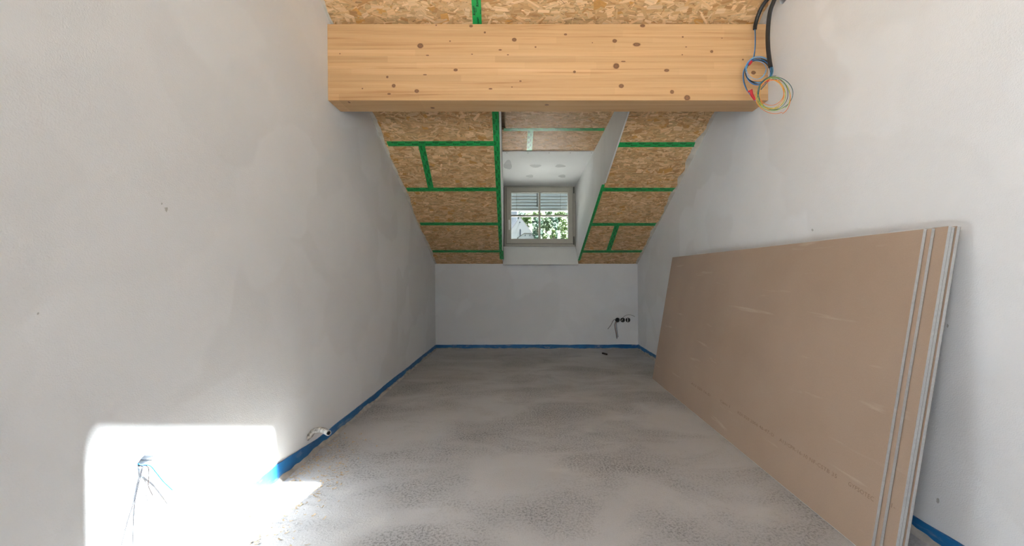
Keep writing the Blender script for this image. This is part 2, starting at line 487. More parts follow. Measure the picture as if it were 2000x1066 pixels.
for z in (OZ0 + 0.035, OZ1 - 0.035):
    mb = MB(); mb.box(OX0, OX1, DE - 0.14, DE - 0.07, z - 0.035, z + 0.035); mb.build('window_rail', 'frame', w3)
for i in range(2):
    x0 = OX0 + (OX1 - OX0) * i / 2 + 0.035; x1 = OX0 + (OX1 - OX0) * (i + 1) / 2 - 0.035
    mb = MB(); mb.box(x0, x1, DE - 0.11, DE - 0.105, OZ0 + 0.07, OZ1 - 0.07); mb.build('pane', 'glass', w3)

# ---- sloped ceiling of OSB boards
SKD0, SKD1 = 1.075, 1.985
def sk0(D): return -0.077 - 0.046 * (D - 1.13)
def sk1(D): return 0.300 - 0.046 * (D - 1.13)          # unseen roof light, outline shaped to cast the sun patch
ceiling = tag(empty('ceiling', (0.17, DB, KH)), 'sloped roof lining of raw OSB boards', kind='structure')
def rp(x, D, off=0.0): return Vector((x, D, roof(D))) + RN * off

def strands(parent, inside, cx, cD, x0, x1, D0, D1, frame, dens=2600, dark=1.0):
    """loose overlapping wood strands pressed flat into the face of one board; frame(x, D) gives the point, a, b, n"""
    area = (x1 - x0) * (D1 - D0) * 1.12
    n = int(area * dens)
    V = []; Fc = []; C = []; UV = []
    pal = [(0.66, 0.45, 0.225), (0.72, 0.51, 0.27), (0.78, 0.585, 0.34), (0.58, 0.37, 0.165), (0.69, 0.475, 0.24), (0.63, 0.42, 0.20), (0.50, 0.285, 0.11), (0.74, 0.545, 0.30), (0.55, 0.345, 0.155)]
    for i in range(n):
        x = random.uniform(x0, x1); D = random.uniform(D0, D1)
        k = random.random()
        if k < 0.55: L = random.uniform(0.04, 0.105); W = random.uniform(0.007, 0.022)
        elif k < 0.9: L = random.uniform(0.02, 0.06); W = random.uniform(0.004, 0.012)
        else: L = random.uniform(0.03, 0.08); W = random.uniform(0.03, 0.055)
        ang = random.gauss(0, 0.30) if random.random() < 0.78 else random.uniform(-1.5, 1.5)
        col = random.choice(pal)
        if k > 0.985: col = (0.58, 0.32, 0.09)
        thin = random.random() < 0.15
        if thin: L = random.uniform(0.008, 0.035); W = random.uniform(0.0012, 0.003); col = (0.22, 0.11, 0.045)
        j = random.uniform(0.86, 1.08) * dark
        col = (col[0] * j * 1.10, col[1] * j * 1.02, col[2] * j * 1.01)
        p, a, b, nn = frame(x, D)
        d = a * math.cos(ang) + b * math.sin(ang); e = b * math.cos(ang) - a * math.sin(ang)
        hgt = 0.0003 + 0.0009 * (i / n)
        if thin: hgt += 0.0001
        q = p + nn * hgt
        tl = random.uniform(-0.004, 0.004)
        sk = [random.uniform(-0.25, 0.25) * W for _ in range(2)] + [random.uniform(0, 0.18) for _ in range(2)]
        prof6 = [(-L / 2, -W / 2 + sk[0]), (L / 2 * (1 - sk[2]), -W / 2), (L / 2, sk[1] * 0.5), (L / 2 * (1 - sk[3] * .6), W / 2), (-L / 2 * (1 - sk[3]), W / 2 + sk[1] * .4), (-L / 2 * (1 - sk[2] * .3), 0)]
        pts = [q + d * u + e * w + nn * (tl * w) for u, w in prof6]
        if not all(inside(r) for r in pts): continue
        m0 = len(V); V += pts; Fc.append(tuple(range(m0, m0 + 6)))
        C.append(col)
        o1, o2 = random.random() * 9, random.random() * 9
        UV.append([(u + o1, w + o2) for u, w in prof6])
    mb2 = MB(); mb2.v = [tuple(v) for v in V]; mb2.f = Fc
    o = mb2.build('wood_strands', 'strand', parent, fix=False)
    me = o.data
    ca = me.color_attributes.new('Col', 'FLOAT_COLOR', 'CORNER')
    ca.data.foreach_set('color', np.array([[*c, 1.0] for c in C for _ in range(6)], dtype=np.float32).ravel())
    ul = me.uv_layers.new(name='UVMap')
    ul.data.foreach_set('uv', np.array([u for g in UV for u in g], dtype=np.float32).ravel())
    tag(o, kind='stuff'); return o

def minus(r, h):
    """rectangle r minus rectangle h -> rectangles (x0,x1,D0,D1)"""
    x0, x1, a, b = r; hx0, hx1, ha, hb = h
    if hx1 <= x0 or hx0 >= x1 or hb <= a or ha >= b: return [r]
    out = []
    if a < ha: out.append((x0, x1, a, ha))
    if hb < b: out.append((x0, x1, hb, b))
    m0, m1 = max(a, ha), min(b, hb)
    if x0 < hx0: out.append((x0, hx0, m0, m1))
    if hx1 < x1: out.append((hx1, x1, m0, m1))
    return out

def around_light(x0, x1, a, b):
    """the strip x0..x1, a..b cut round the added roof light -> trapezoids (near x0,x1, far x0,x1, D0, D1)"""
    if b <= SKD0 or a >= SKD1 or x1 < sk0(a) or x0 > sk1(a): return [(x0, x1, x0, x1, a, b)]
    out = []
    if a < SKD0: out.append((x0, x1, x0, x1, a, SKD0))
    if b > SKD1: out.append((x0, x1, x0, x1, SKD1, b))
    m0, m1 = max(a, SKD0), min(b, SKD1)
    if x0 < sk0(m0): out.append((x0, sk0(m0), x0, sk0(m1), m0, m1))
    if x1 > sk1(m0): out.append((sk1(m0), x1, sk1(m1), x1, m0, m1))
    return out
rows = [5.71, 5.374, 4.795, 4.211, 3.634, 3.054, 2.474, 1.894, 1.314, 0.734, DR]
GAP = 0.0012
def rframe(x, D): return rp(x, D), Vector((1, 0, 0)), SL, -RN
def slope_board(xa0, xa1, xb0, xb1, D0, D1, fine):
    """corners: near edge (D0) from xa0 to xa1, far edge (D1) from xb0 to xb1"""
    mb = MB(); g = GAP
    poly = [rp(xa0 + g, D0 + g), rp(xa1 - g, D0 + g), rp(xb1 - g, D1 - g), rp(xb0 + g, D1 - g)]
    mb.prism(poly, RN * 0.022)
    o = mb.build('osb_board', 'osb', ceiling)
    if fine:
        def inside(r):
            t = (r.y - D0) / (D1 - D0)
            return -0.002 < t < 1.002 and xa0 + (xb0 - xa0) * t - 0.001 < r.x < xa1 + (xb1 - xa1) * t + 0.001
        strands(o, inside, 0, 0, min(xa0, xb0), max(xa1, xb1), D0, D1, rframe)
XL, XR = -1.33, 1.63
JL = [None, None, None, -0.945, None, None]
for i in range(5):
    D1, D0 = rows[i], rows[i + 1]
    if D0 < 2.81: D0 = 2.80
    xl0, xl1 = dxl(D0) - 0.014, dxl(D1) - 0.014
    xr0, xr1 = dxr(D0) + 0.014, dxr(D1) + 0.014
    if i == 3:
        slope_board(XL, -0.935, XL, -0.962, D0, D1, True); slope_board(-0.935, xl0, -0.962, xl1, D0, D1, True)
    else: slope_board(XL, xl0, XL, xl1, D0, D1, True)
    if i == 1:
        slope_board(xr0, 1.15, xr1, 1.13, D0, D1, True); slope_board(1.15, XR, 1.13, XR, D0, D1, True)
    else: slope_board(xr0, XR, xr1, XR, D0, D1, True)
slope_board(XL, dxl(2.80) - 0.014, XL, dxl(3.054) - 0.014, 2.80, 3.054, True)
slope_board(dxr(2.80) + 0.014, XR, dxr(3.054) + 0.014, XR, 2.80, 3.054, True)
for i in range(5, 10):
    D1, D0 = rows[i], rows[i + 1]
    if D1 > 2.8: D1 = 2.80
    for (xa, xb) in (((XL, -0.303), (-0.303, XR)) if i == 5 else ((XL, 0.6), (0.6, XR)) if i % 2 else ((XL, XR),)):
        for (a0, a1, b0, b1, c, d) in around_light(xa, xb, D0, D1):
            slope_board(a0, a1, b0, b1, c, d, c >= 2.2)
# roof deck over the boards (keeps daylight out of the joints)
def deck(rects, fn, nrm):
    for (a, b_, c, d) in rects:
        mb = MB(); mb.prism([fn(a, c), fn(b_, c), fn(b_, d), fn(a, d)], nrm * 0.12); mb.build('roof_deck', 'osb', ceiling)
up = lambda x, D: rp(x, D, 0.0235)
deck([(-1.6, dxl(2.8) - 0.05, 2.80, 3.8), (-1.6, dxl(3.8) - 0.05, 3.8, 4.8), (-1.6, dxl(4.8) - 0.05, 4.8, 5.9),
      (dxr(2.8) + 0.05, 1.9, 2.80, 3.8), (dxr(2.8) + 0.05, 1.9, 3.8, 4.8), (dxr(2.8) + 0.05, 1.9, 4.8, 5.9)]
     , up, RN)
for (a0, a1, b0, b1, c, d) in around_light(-1.6, 1.9, DR, 2.80):
    mb = MB(); mb.prism([up(a0, c), up(a1, c), up(b1, d), up(b0, d)], RN * 0.12); mb.build('roof_deck', 'osb', ceiling)
# rear slope: boards with an unseen opening added to brighten the near walls
R2 = Vector((0, -TAN * CN, CN))
def rp2(x, D): return Vector((x, D, ZR - TAN * (DR - D)))
rear_rects = [(-1.6, 1.9, DE - 0.3, DR)]
HOLES = [(-0.80, -0.15, -1.5, -0.6)]
for h in HOLES: rear_rects = [q for r in rear_rects for q in minus(r, h)]
ceiling_rear = tag(empty('ceiling_rear', (0.17, DE, ZE)), 'rear roof slope lined with OSB', kind='structure')
for (a, b_, c, d) in rear_rects:
    mb = MB(); mb.prism([rp2(a, c), rp2(b_, c), rp2(b_, d), rp2(a, d)], R2 * 0.14); mb.build('osb_board', 'osb', ceiling_rear)

# frame of the added roof light in the front slope
w2 = tag(empty('roof_light_added', rp(0.03, SKD1)), 'unseen roof light added in the front slope to cast the sun patch', kind='structure')
for (a0, a1, b0, b1, c, d) in ((sk0(SKD0) - 0.02, sk0(SKD0), sk0(SKD1) - 0.02, sk0(SKD1), SKD0, SKD1), (sk1(SKD0), sk1(SKD0) + 0.02, sk1(SKD1), sk1(SKD1) + 0.02, SKD0, SKD1),
                               (sk0(SKD0) - 0.02, sk1(SKD0) + 0.02, sk0(SKD0) - 0.02, sk1(SKD0) + 0.02, SKD0 - 0.02, SKD0), (sk0(SKD1) - 0.02, sk1(SKD1) + 0.02, sk0(SKD1) - 0.02, sk1(SKD1) + 0.02, SKD1, SKD1 + 0.02)):
    mb = MB(); mb.prism([rp(a0, c, 0.1445), rp(a1, c, 0.1445), rp(b1, d, 0.1445), rp(b0, d, 0.1445)], RN * 0.02); mb.build('window_frame', 'frame', w2)
mb = MB(); mb.prism([rp(sk0(SKD0), SKD0, 0.15), rp(sk1(SKD0), SKD0, 0.15), rp(sk1(SKD1), SKD1, 0.15), rp(sk0(SKD1), SKD1, 0.15)], RN * 0.004); mb.build('pane', 'glass', w2)

# daylight portals at the openings (they only guide sky sampling)
def portal(name, loc, nrm, sx, sy):
    ld = bpy.data.lights.new(name, 'AREA'); ld.shape = 'RECTANGLE'; ld.size = sx; ld.size_y = sy; ld.cycles.is_portal = True
    o = bpy.data.objects.new(name, ld); COL.objects.link(o); o.location = loc
    o.rotation_euler = Vector(nrm).to_track_quat('-Z', 'Z' if abs(nrm[1]) > 0.8 else 'Y').to_euler()
portal('window_portal', ((OX0 + OX1) / 2, DE - 0.22, (OZ0 + OZ1) / 2), (0, 1, 0), OX1 - OX0, OZ1 - OZ0)
for (a, b_, c, d) in HOLES:
    portal('rear_opening_portal', rp2((a + b_) / 2, (c + d) / 2) + R2 * 0.16, -R2, b_ - a, (d - c) / CN)
portal('dormer_portal', (0.22, 5.98, 1.91), (0, -1, 0), 1.0, 0.85)

# ---- dormer
dormer = tag(empty('dormer', (0.22, 5.85, 1.2)), 'dormer recess lined with white plasterboard and OSB', kind='structure')
# dormer ceiling: OSB toward the room, white plasterboard toward the window
DP = 4.585
def dp(x, D, off=0.0): return Vector((x, D, dcl(D) + off))
DNn = Vector((0, 0.108, 1)).normalized(); DSL = Vector((0, -1, 0.108)).normalized()
def dframe(x, D): return dp(x, D), Vector((1, 0, 0)), DSL, -DNn
for (D0, D1) in ((2.79, 4.068), (4.068, DP)):
    pieces = [(dxl(D0) - 0.02, dxr(D0) + 0.02)] if D0 < 3 else [(dxl(D0) - 0.02, 0.055), (0.055, dxr(D0) + 0.02)]
    for (a, b_) in pieces:
        mb = MB(); mb.prism([dp(a + GAP, D0 + GAP), dp(b_ - GAP, D0 + GAP), dp(b_ - GAP, D1 - GAP), dp(a + GAP, D1 - GAP)], DNn * 0.022)
        o = mb.build('osb_board', 'osb', dormer)
        strands(o, lambda r, a=a, b_=b_, D0=D0, D1=D1: a < r.x < b_ and D0 < r.y < D1, 0, 0, a, b_, max(D0, 3.4), D1, dframe, dens=2900)
mb = MB(); mb.prism([dp(dxl(DP) - 0.03, DP, -0.012), dp(dxr(DP) + 0.03, DP, -0.012), dp(dxr(5.9) + 0.03, 5.9, 0), dp(dxl(5.9) - 0.03, 5.9, 0)], DNn * 0.03)
dplate = mb.build('ceiling_plasterboard', 'board_white', dormer)
for i in range(5):                                     # screw heads along the front edge
    x = dxl(DP) + 0.05 + i * 0.245
    mb = MB(); c = dp(x, DP + 0.03, -0.0128); mb.tube([c, c + Vector((0, 0, 0.002))], 0.006, 8); mb.build('screw', 'frame_dark', dplate)
for (px, py, rx, ry) in ((1046, 324, 11, 3), (1094, 324, 10, 3), (1035, 344, 7, 3), (1098, 344, 7, 3), (992, 322, 8, 9), (1000, 357, 24, 2.2), (1085, 357, 20, 2)):
    pp = on_plane(px, py, dp(0, 5.85, -0.0008), DNn); sc = pp.y / F
    gg = F / (VY - py) * 0.9
    poly = []
    for k in range(16):
        a = 2 * math.pi * k / 16; w = 1 + 0.15 * math.sin(3 * a + px)
        q = on_plane(px + rx * math.cos(a) * w, py + ry * math.sin(a) * w, dp(0, DP, -0.0125), Vector((0, 0.0983, 1)).normalized())
        poly.append(q)
    if all(DP < q.y < 5.84 for q in poly):
        mb = MB(); mb.prism(poly, (0, 0, 0.003)); mb.build('filler_spot', 'filler', dplate)
mb = MB(); mb.prism([dp(-0.75, 2.75, 0.028), dp(1.25, 2.75, 0.028), dp(1.25, 6.0, 0.06), dp(-0.75, 6.0, 0.06)], DNn * 0.1); mb.build('roof_deck', 'osb', dormer)
# cheeks
def cheek_panel(fx, t, D0, D1, drop, name='cheek_panel', lift=0.0):
    mb = MB()
    pr = [(D0, roof(D0) - drop), (D1, max(roof(D1), 1.19) - drop), (D1, dcl(D1) + 0.01), (D0, dcl(D0) + 0.01)]
    if D1 > 5.62: pr = [(D0, roof(D0) - drop), (5.62, roof(5.62)), (D1, 1.40), (D1, dcl(D1) + 0.01), (D0, dcl(D0) + 0.01)]
    n = len(pr)
    a = [Vector((fx(d) + lift, d, z)) for d, z in pr]
    mb.prism(a, (t, 0, 0))
    return mb.build(name, 'board_white', dormer)
cheek_panel(dxr, 0.0125, 2.81, 4.08, 0.035); cheek_panel(dxr, 0.0125, 4.083, 4.62, -0.001); cheek_panel(dxr, 0.0125, 4.6225, 5.87, -0.001)
cheek_panel(dxl, -0.0125, 2.81, 4.62, 0.02); cheek_panel(dxl, -0.0125, 4.6225, 5.87, 0.012)
for fx, s in ((dxr, 1), (dxl, -1)):                    # outer sheathing
    mb = MB(); pr = [(2.78, roof(2.78) + 0.03), (5.97, 1.1), (5.97, dcl(5.97) + 0.1), (2.78, dcl(2.78) + 0.05)]
    mb.prism([Vector((fx(d) + s * 0.016, d, z)) for d, z in pr], (s * 0.06, 0, 0)); mb.build('outer_sheathing', 'osb', dormer)
# window breast below and wall round the window
mb = MB(); a, b_ = dxl(5.62) - 0.004, dxr(5.62) + 0.004; c, d = dxl(5.86), dxr(5.86)
apron_poly = [Vector((a, 5.612, 1.203)), Vector((b_, 5.612, 1.203)), Vector((d, 5.84, 1.474)), Vector((c, 5.84, 1.474))]
mb.prism(apron_poly, Vector((0, 0.77, -0.64)) * 0.0125 * 1.2)
mb.build('breast_panel', 'board_white', dormer)
WX0, WX1, WZ0, WZ1 = -0.300, 0.740, 1.474, 2.354
mb = MB()
mb.box(-0.7, 1.2, 5.88, 5.98, 1.0, WZ0 + 0.03); mb.box(-0.7, 1.2, 5.88, 5.98, WZ1 - 0.03, 2.6)
mb.box(-0.7, WX0 + 0.03, 5.88, 5.98, WZ0 + 0.03, WZ1 - 0.03); mb.box(WX1 - 0.03, 1.2, 5.88, 5.98, WZ0 + 0.03, WZ1 - 0.03)
mb.build('front_wall', 'render', dormer)

# ---- dormer window
win = tag(empty('window_1', (0.22, 5.84, WZ0)), 'grey beige casement window with four panes', kind='structure')
def bars(x0, x1, z0, z1, w, y0, y1, m, parent, name, bev=0.003):
    for q in ((x0, x0 + w, z0, z1), (x1 - w, x1, z0, z1), (x0 + w, x1 - w, z0, z0 + w), (x0 + w, x1 - w, z1 - w, z1)):
        mb = MB(); mb.box(q[0], q[1], y0, y1, q[2], q[3]); mb.build(name, m, parent, bevel=bev)
k = 5.84 / F
def wx(px): return (px - VX) * k
def wz(py): return H + (VY - py) * k
bars(WX0, WX1, WZ0, WZ1, 0.045, 5.825, 5.90, 'frame', win, 'frame_bar')
bars(wx(988.7), wx(1119), wz(476.5), wz(366.5), 0.004, 5.818, 5.826, 'frame_dark', win, 'seal', 0)
sash = empty('sash', (wx(1054), 5.83, wz(476)), win)
bars(wx(989.3), wx(1118.3), wz(475.8), wz(367), 0.070, 5.800, 5.87, 'frame', sash, 'sash_bar', 0.004)
GX0, GX1, GZ0, GZ1 = wx(989.3) + 0.07, wx(1118.3) - 0.07, wz(475.8) + 0.07, wz(367) - 0.07
mb = MB(); mb.box(wx(1051.8), wx(1055.4), 5.81, 5.865, GZ0, GZ1); mb.build('muntin', 'frame', sash, bevel=0.003)
mb = MB(); mb.box(GX0, wx(1051.8), 5.812, 5.865, wz(423.3), wz(420)); mb.build('muntin', 'frame', sash, bevel=0.003)
mb = MB(); mb.box(wx(1055.4), GX1, 5.812, 5.865, wz(423.3), wz(420)); mb.build('muntin', 'frame', sash, bevel=0.003)
for (x0, x1) in ((GX0, wx(1051.8)), (wx(1055.4), GX1)):
    for (z0, z1) in ((GZ0, wz(423.3)), (wz(420), GZ1)):
        mb = MB(); mb.box(x0, x1, 5.838, 5.842, z0, z1); mb.build('pane', 'glass', sash)
hd = empty('handle', (wx(994.8), 5.80, wz(450)), win)
mb = MB(); mb.box(wx(993.2), wx(996.4), 5.79, 5.80, wz(437), wz(430)); mb.build('rose', 'handle', hd, bevel=0.002)
mb = MB(); mb.box(wx(993.6), wx(996.2), 5.752, 5.766, wz(450), wz(432)); mb.build('lever', 'handle', hd, bevel=0.004)
mb = MB(); mb.tube([(wx(994.9), 5.795, wz(433.5)), (wx(994.9), 5.755, wz(433.5))], 0.008, 10); mb.build('neck', 'handle', hd)
for (pa, pb) in ((378, 366), (478, 462)):
    mb = MB(); mb.tube([(wx(1120.3), 5.812, wz(pa)), (wx(1120.3), 5.812, wz(pb))], 0.008, 10); mb.build('hinge', 'frame_dark', win)
# outside venetian blind, drawn up halfway
blind = tag(empty('venetian_blind', (0.22, 6.03, wz(411))), 'half raised silver venetian blind hanging outside the dormer window', 'blind')
kb = 6.03 / F
zt, zb_ = H + (VY - 372) * kb, H + (VY - 411.5) * kb
ns = 7
for i in range(ns):
    z = zb_ + 0.04 + (zt - zb_ - 0.03) * i / (ns - 1)
    mb = MB(); pr = []
    for j in range(7):
        t = j / 6 - 0.5; ca = math.radians(52)
        u, w = t * 0.075, 0.010 * (1 - 4 * t * t)
        pr.append((6.03 + u * math.cos(ca) + w * math.sin(ca) * -1, z + u * math.sin(ca) + w * math.cos(ca)))
    prof2 = pr + [(y, zz + 0.0015) for y, zz in pr[::-1]]
    mb.prism([Vector((-0.27, y, zz)) for y, zz in prof2], (0.98, 0, 0)); mb.build('slat', 'slat', blind)
mb = MB(); mb.box(-0.27, 0.71, 6.00, 6.06, zb_ - 0.004, zb_ + 0.018); mb.build('bottom_rail', 'slat', blind, bevel=0.003)
for px in (1009, 1094):
    x = (px - VX) * kb
    mb = MB(); mb.tube([(x, 5.985, zb_), (x, 5.985, zt + 0.08)], 0.0016, 5); mb.build('ladder_cord', 'frame_dark', blind)
mb = MB(); x = (1049 - VX) * kb; mb.tube([(x, 5.985, zb_ + 0.05), (x, 5.985, zt + 0.05)], 0.006, 8); mb.build('cord_tassel', 'black', blind)

# ---- blue edge insulation strips with mortar at their foot
def edge_strip(name, p_of, D0, D1, n, ztop, zlow, inward, label, closed_foot=True):
    root = tag(empty(name, p_of((D0 + D1) / 2, 0)), label, kind='structure')
    mb = MB(); V = []; Fc = []
    for i in range(n + 1):
        D = D0 + (D1 - D0) * i / n
        zt_ = ztop(D) + 0.006 * mnoise.noise(Vector((D * 3.1, 7.7, 0))) + 0.003 * mnoise.noise(Vector((D * 21, 1.7, 0)))
        p0 = p_of(D, 0); th = 0.009
        V += [p0 + Vector((0, 0, -0.004)), p0 + inward * th + Vector((0, 0, -0.004)), p_of(D, zt_) + inward * th * 0.8, p_of(D, zt_)]
    for i in range(n):
        for kx in range(4):
            a, b2 = i * 4 + kx, i * 4 + (kx + 1) % 4
            Fc.append((a, b2, b2 + 4, a + 4))
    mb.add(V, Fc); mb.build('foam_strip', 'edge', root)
    mb = MB(); V = []; Fc = []
    for i in range(n * 2 + 1):
        D = D0 + (D1 - D0) * i / (n * 2)
        zz = max(0.004, zlow(D) * (0.75 + 0.9 * mnoise.noise(Vector((D * 4.3, 3.1, 5))) + 0.5 * mnoise.noise(Vector((D * 17, 9.1, 2)))))
        ww = 0.012 + 0.5 * zz + 0.006 * mnoise.noise(Vector((D * 13, 0.3, 8)))
        p0 = p_of(D, 0)
        V += [p0 + inward * (0.0095 + ww) + Vector((0, 0, -0.003)), p0 + inward * (0.0105 + ww * 0.45) + Vector((0, 0, zz * 0.45)), p_of(D, zz) + inward * 0.0095]
    for i in range(n * 2):
        for kx in range(2):
            a = i * 3 + kx; Fc.append((a, a + 1, a + 4, a + 3))
    mb.add(V, Fc); mb.build('mortar_splash', 'mortar', root, smooth=True, fix=False)
    return root
def sm(a, b, x):
    t = max(0, min(1, (x - a) / (b - a))); return t * t * (3 - 2 * t)
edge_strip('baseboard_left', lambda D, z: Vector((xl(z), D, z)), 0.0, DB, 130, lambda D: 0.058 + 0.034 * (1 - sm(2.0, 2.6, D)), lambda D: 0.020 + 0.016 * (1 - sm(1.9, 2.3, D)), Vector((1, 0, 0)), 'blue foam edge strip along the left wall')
edge_strip('baseboard_right', lambda D, z: Vector((xr(z), D, z)), 0.6, DB, 110, lambda D: 0.064, lambda D: 0.026, Vector((-1, 0, 0)), 'blue foam edge strip along the right wall')
edge_strip('baseboard_back', lambda D, z: Vector((D, DB, z)), -1.275, 1.624, 60, lambda D: 0.060, lambda D: 0.016, Vector((0, -1, 0)), 'blue foam edge strip along the low back wall')

# ---- plaster smears where walls meet the roof boards
def smear(fx, sgn, D0, D1, wmax, seed):
    mb = MB(); V = []; Fc = []; n = 90
    for i in range(n + 1):
        D = D0 + (D1 - D0) * i / n
        w = wmax * (0.45 + 0.55 * mnoise.noise(Vector((D * 2.3, seed, 0))) + 0.4 * mnoise.noise(Vector((D * 9, seed, 4))))
        w = max(0.012, w); z = roof(D); x = fx(z)
        V += [rp(x - sgn * 0.01, D, -0.0035), rp(x + sgn * w * 0.6, D, -0.003), rp(x + sgn * w, D, -0.0004), Vector((fx(z - 0.02) + sgn * 0.0006, D, z - 0.02))]
    for i in range(n):
        a = i * 4
        Fc += [(a, a + 1, a + 5, a + 4), (a + 1, a + 2, a + 6, a + 5)]
    mb.add(V, Fc); return mb.build('plaster_smear', 'smear', ceiling, smooth=True, fix=False)
smear(xl, 1, 2.3, DB, 0.055, 3.3); smear(xr, -1, 2.3, DB, 0.075, 8.1)

# ---- green sealing tape over the joints
def tape(p, q, n_out, width=0.06, parent=None, flip=False, drop=0.0016, scale=1.0, seed=0, label='green sealing tape with black lettering'):
    p = Vector(p); q = Vector(q); a = (q - p).normalized(); L = (q - p).length
    b = n_out.cross(a).normalized()            # a x b = n_out (facing the room)
    mb = MB(); nseg = max(2, int(L / 0.06)); V = []; Fc = []
    for i in range(nseg + 1):
        c = p + a * (L * i / nseg) + n_out * (drop + 0.0003 * random.random())
        for s in (-1, 1): V.append(c + b * (s * width / 2) + a * (random.uniform(-.004, .004) if i in (0, nseg) else 0))
        for s in (1, -1): V.append(c + b * (s * width / 2) - n_out * 0.0009)
    for i in range(nseg):
        for kx in range(4):
            x, y = i * 4 + kx, i * 4 + (kx + 1) % 4; Fc.append((x, y, y + 4, x + 4))
    Fc += [(3, 2, 1, 0), (nseg * 4, nseg * 4 + 1, nseg * 4 + 2, nseg * 4 + 3)]
    mb.add(V, Fc)
    t = mb.build('joint_tape', 'tape', parent); tag(t, label)
    mb = MB(); no = n_out * (drop + 0.0007)
    rowsT = [(0.015, 0.023, 0.0), (-0.008, 0.023, 0.055), (-0.026, 0.011, 0.01), (0.003, 0.011, 0.02)]
    step = 0.125
    for (off, size, ph) in rowsT:
        s = ((ph + seed * 0.037) % step) + 0.004; sz = size * width / 0.06
        while s < L - 0.075 * size / 0.023:
            put_text(mb, 'Rissan', p + a * s + b * (off * width / 0.06 - sz * 0.3), (a + b * 0.10).normalized(), b, sz, no, shear=0.0, off=0.02, spacing=1.02)
            s += step
    if mb.v: mb.build('lettering', 'ink', t, fix=False)
    return t
seams = rows
def roof_tape(px0, py0, px1, py1, **kw): return tape(on_roof(px0, py0), on_roof(px1, py1), -RN, parent=ceiling, **kw)
roof_tape(757, 280.5, 968, 280.0, seed=1); roof_tape(795, 370, 970, 369.5, seed=2); roof_tape(821, 437, 974, 437, seed=3); roof_tape(845, 490.5, 977, 490.5, seed=4)
roof_tape(1207, 282.5, 1368, 282.0, seed=5); roof_tape(1177, 370, 1323, 370, seed=6); roof_tape(1155, 438, 1286, 438, seed=7); roof_tape(1137, 491, 1256, 490.5, seed=8)
roof_tape(823, 282, 842, 369, seed=9, drop=0.0024)
roof_tape(1206, 437, 1188, 490, seed=10, drop=0.0024)
roof_tape(980, 506, 966.5, 200, seed=11, drop=0.0026, width=0.055)
roof_tape(1131.0, 508, 1178.5, 360, seed=12, drop=0.0026, width=0.032)
roof_tape(933, 62, 927, -60, seed=13)
tape(on_plane(984, 253, dp(0, 5, 0), DNn), on_plane(1180, 252.5, dp(0, 5, 0), DNn), -DNn, parent=dormer, seed=14)
tape(on_plane(1034, 293.5, dp(0, 5, 0), DNn), on_plane(1036.5, 252, dp(0, 5, 0), DNn), -DNn, parent=dormer, seed=15, drop=0.0024)

# ================================================================== BEAM
BD0, BD1, BZ0, BZ1 = 2.622, 2.804, 2.2125, 2.7146
beam = tag(empty('roof_beam', (0.15, 2.7, BZ0)), 'thick glued laminated spruce beam spanning the room under the sloped roof', 'beam')
NL = 12; LH = (BZ1 - BZ0) / NL
for i in range(NL):
    z0 = BZ0 + i * LH; z1 = z0 + LH
    mb = MB(); x0, x1 = xl(z0) - 0.05, xr(z0) - 0.002
    zb2 = z1 if i < NL - 1 else BZ1 - 0.046
    g = 0.0002
    mb.hexa([(x0, BD0, z0 + g), (x1, BD0, z0 + g), (x1, BD1, z0 + g), (x0, BD1, z0 + g)], [(x0, BD0, z1 - g), (x1, BD0, z1 - g), (x1, BD1, zb2 - g), (x0, BD1, zb2 - g)])
    mb.build('lamella', 'beam', beam, bevel=0.0006)
# knots: pixel x, y, half width, half height
KN = [(821, 89.5, 6.5, 5.5), (1004.5, 77.7, 5, 4), (769, 167.5, 4, 4), (760, 183.5, 4, 2), (890, 136.7, 4.5, 3), (920, 51, 4, 2.8), (947, 63.5, 2.4, 2.2), (977, 97.5, 3.5, 1.6),
      (1046, 92, 2, 1.7), (1016.5, 158.5, 2.6, 1.6), (958, 173.5, 4, 1.6), (1000, 170, 1.8, 1.4), (835, 108, 3.4, 1.2), (830, 146, 4.2, 1.3), (879, 80.5, 1.8, 1.5), (756.5, 150.5, 2.6, 2.6), (814, 178, 5, 4),
      (852, 49.5, 1.6, 1.5), (1104.5, 67.3, 3.6, 2.2), (1200.5, 80, 5, 4), (1243.5, 87, 8, 4), (1255, 50.5, 5.5, 3.2), (1203.5, 129, 6.5, 6), (1217.5, 120, 5, 1.3), (1122, 140.5, 3, 2.8),
      (1302, 137.5, 5.5, 3.2), (1390, 100.7, 3.3, 3), (1333.5, 72.3, 2, 1.7), (1213.5, 168, 5.5, 4.5), (1312.5, 179.5, 4.2, 4.2), (1342, 191, 6.5, 6), (1471.5, 142, 5, 4), (1451, 116.5, 2, 1.8), (1340, 91.8, 2, 1.1), (1332.5, 107, 1.5, 1.3),
      (992, 107, 2.2, 1), (708, 173, 1.6, 1.4), (664, 105, 1.5, 1.2), (1410, 74.5, 1.4, 1.2), (1157, 83.5, 1.3, 1.1), (922, 106, 2, 1)]
KB = [(845, 210.5, 4.5, 2), (1068, 204.5, 4.5, 2), (724, 216, 2.5, 1), (682, 199.5, 2.5, 1)]
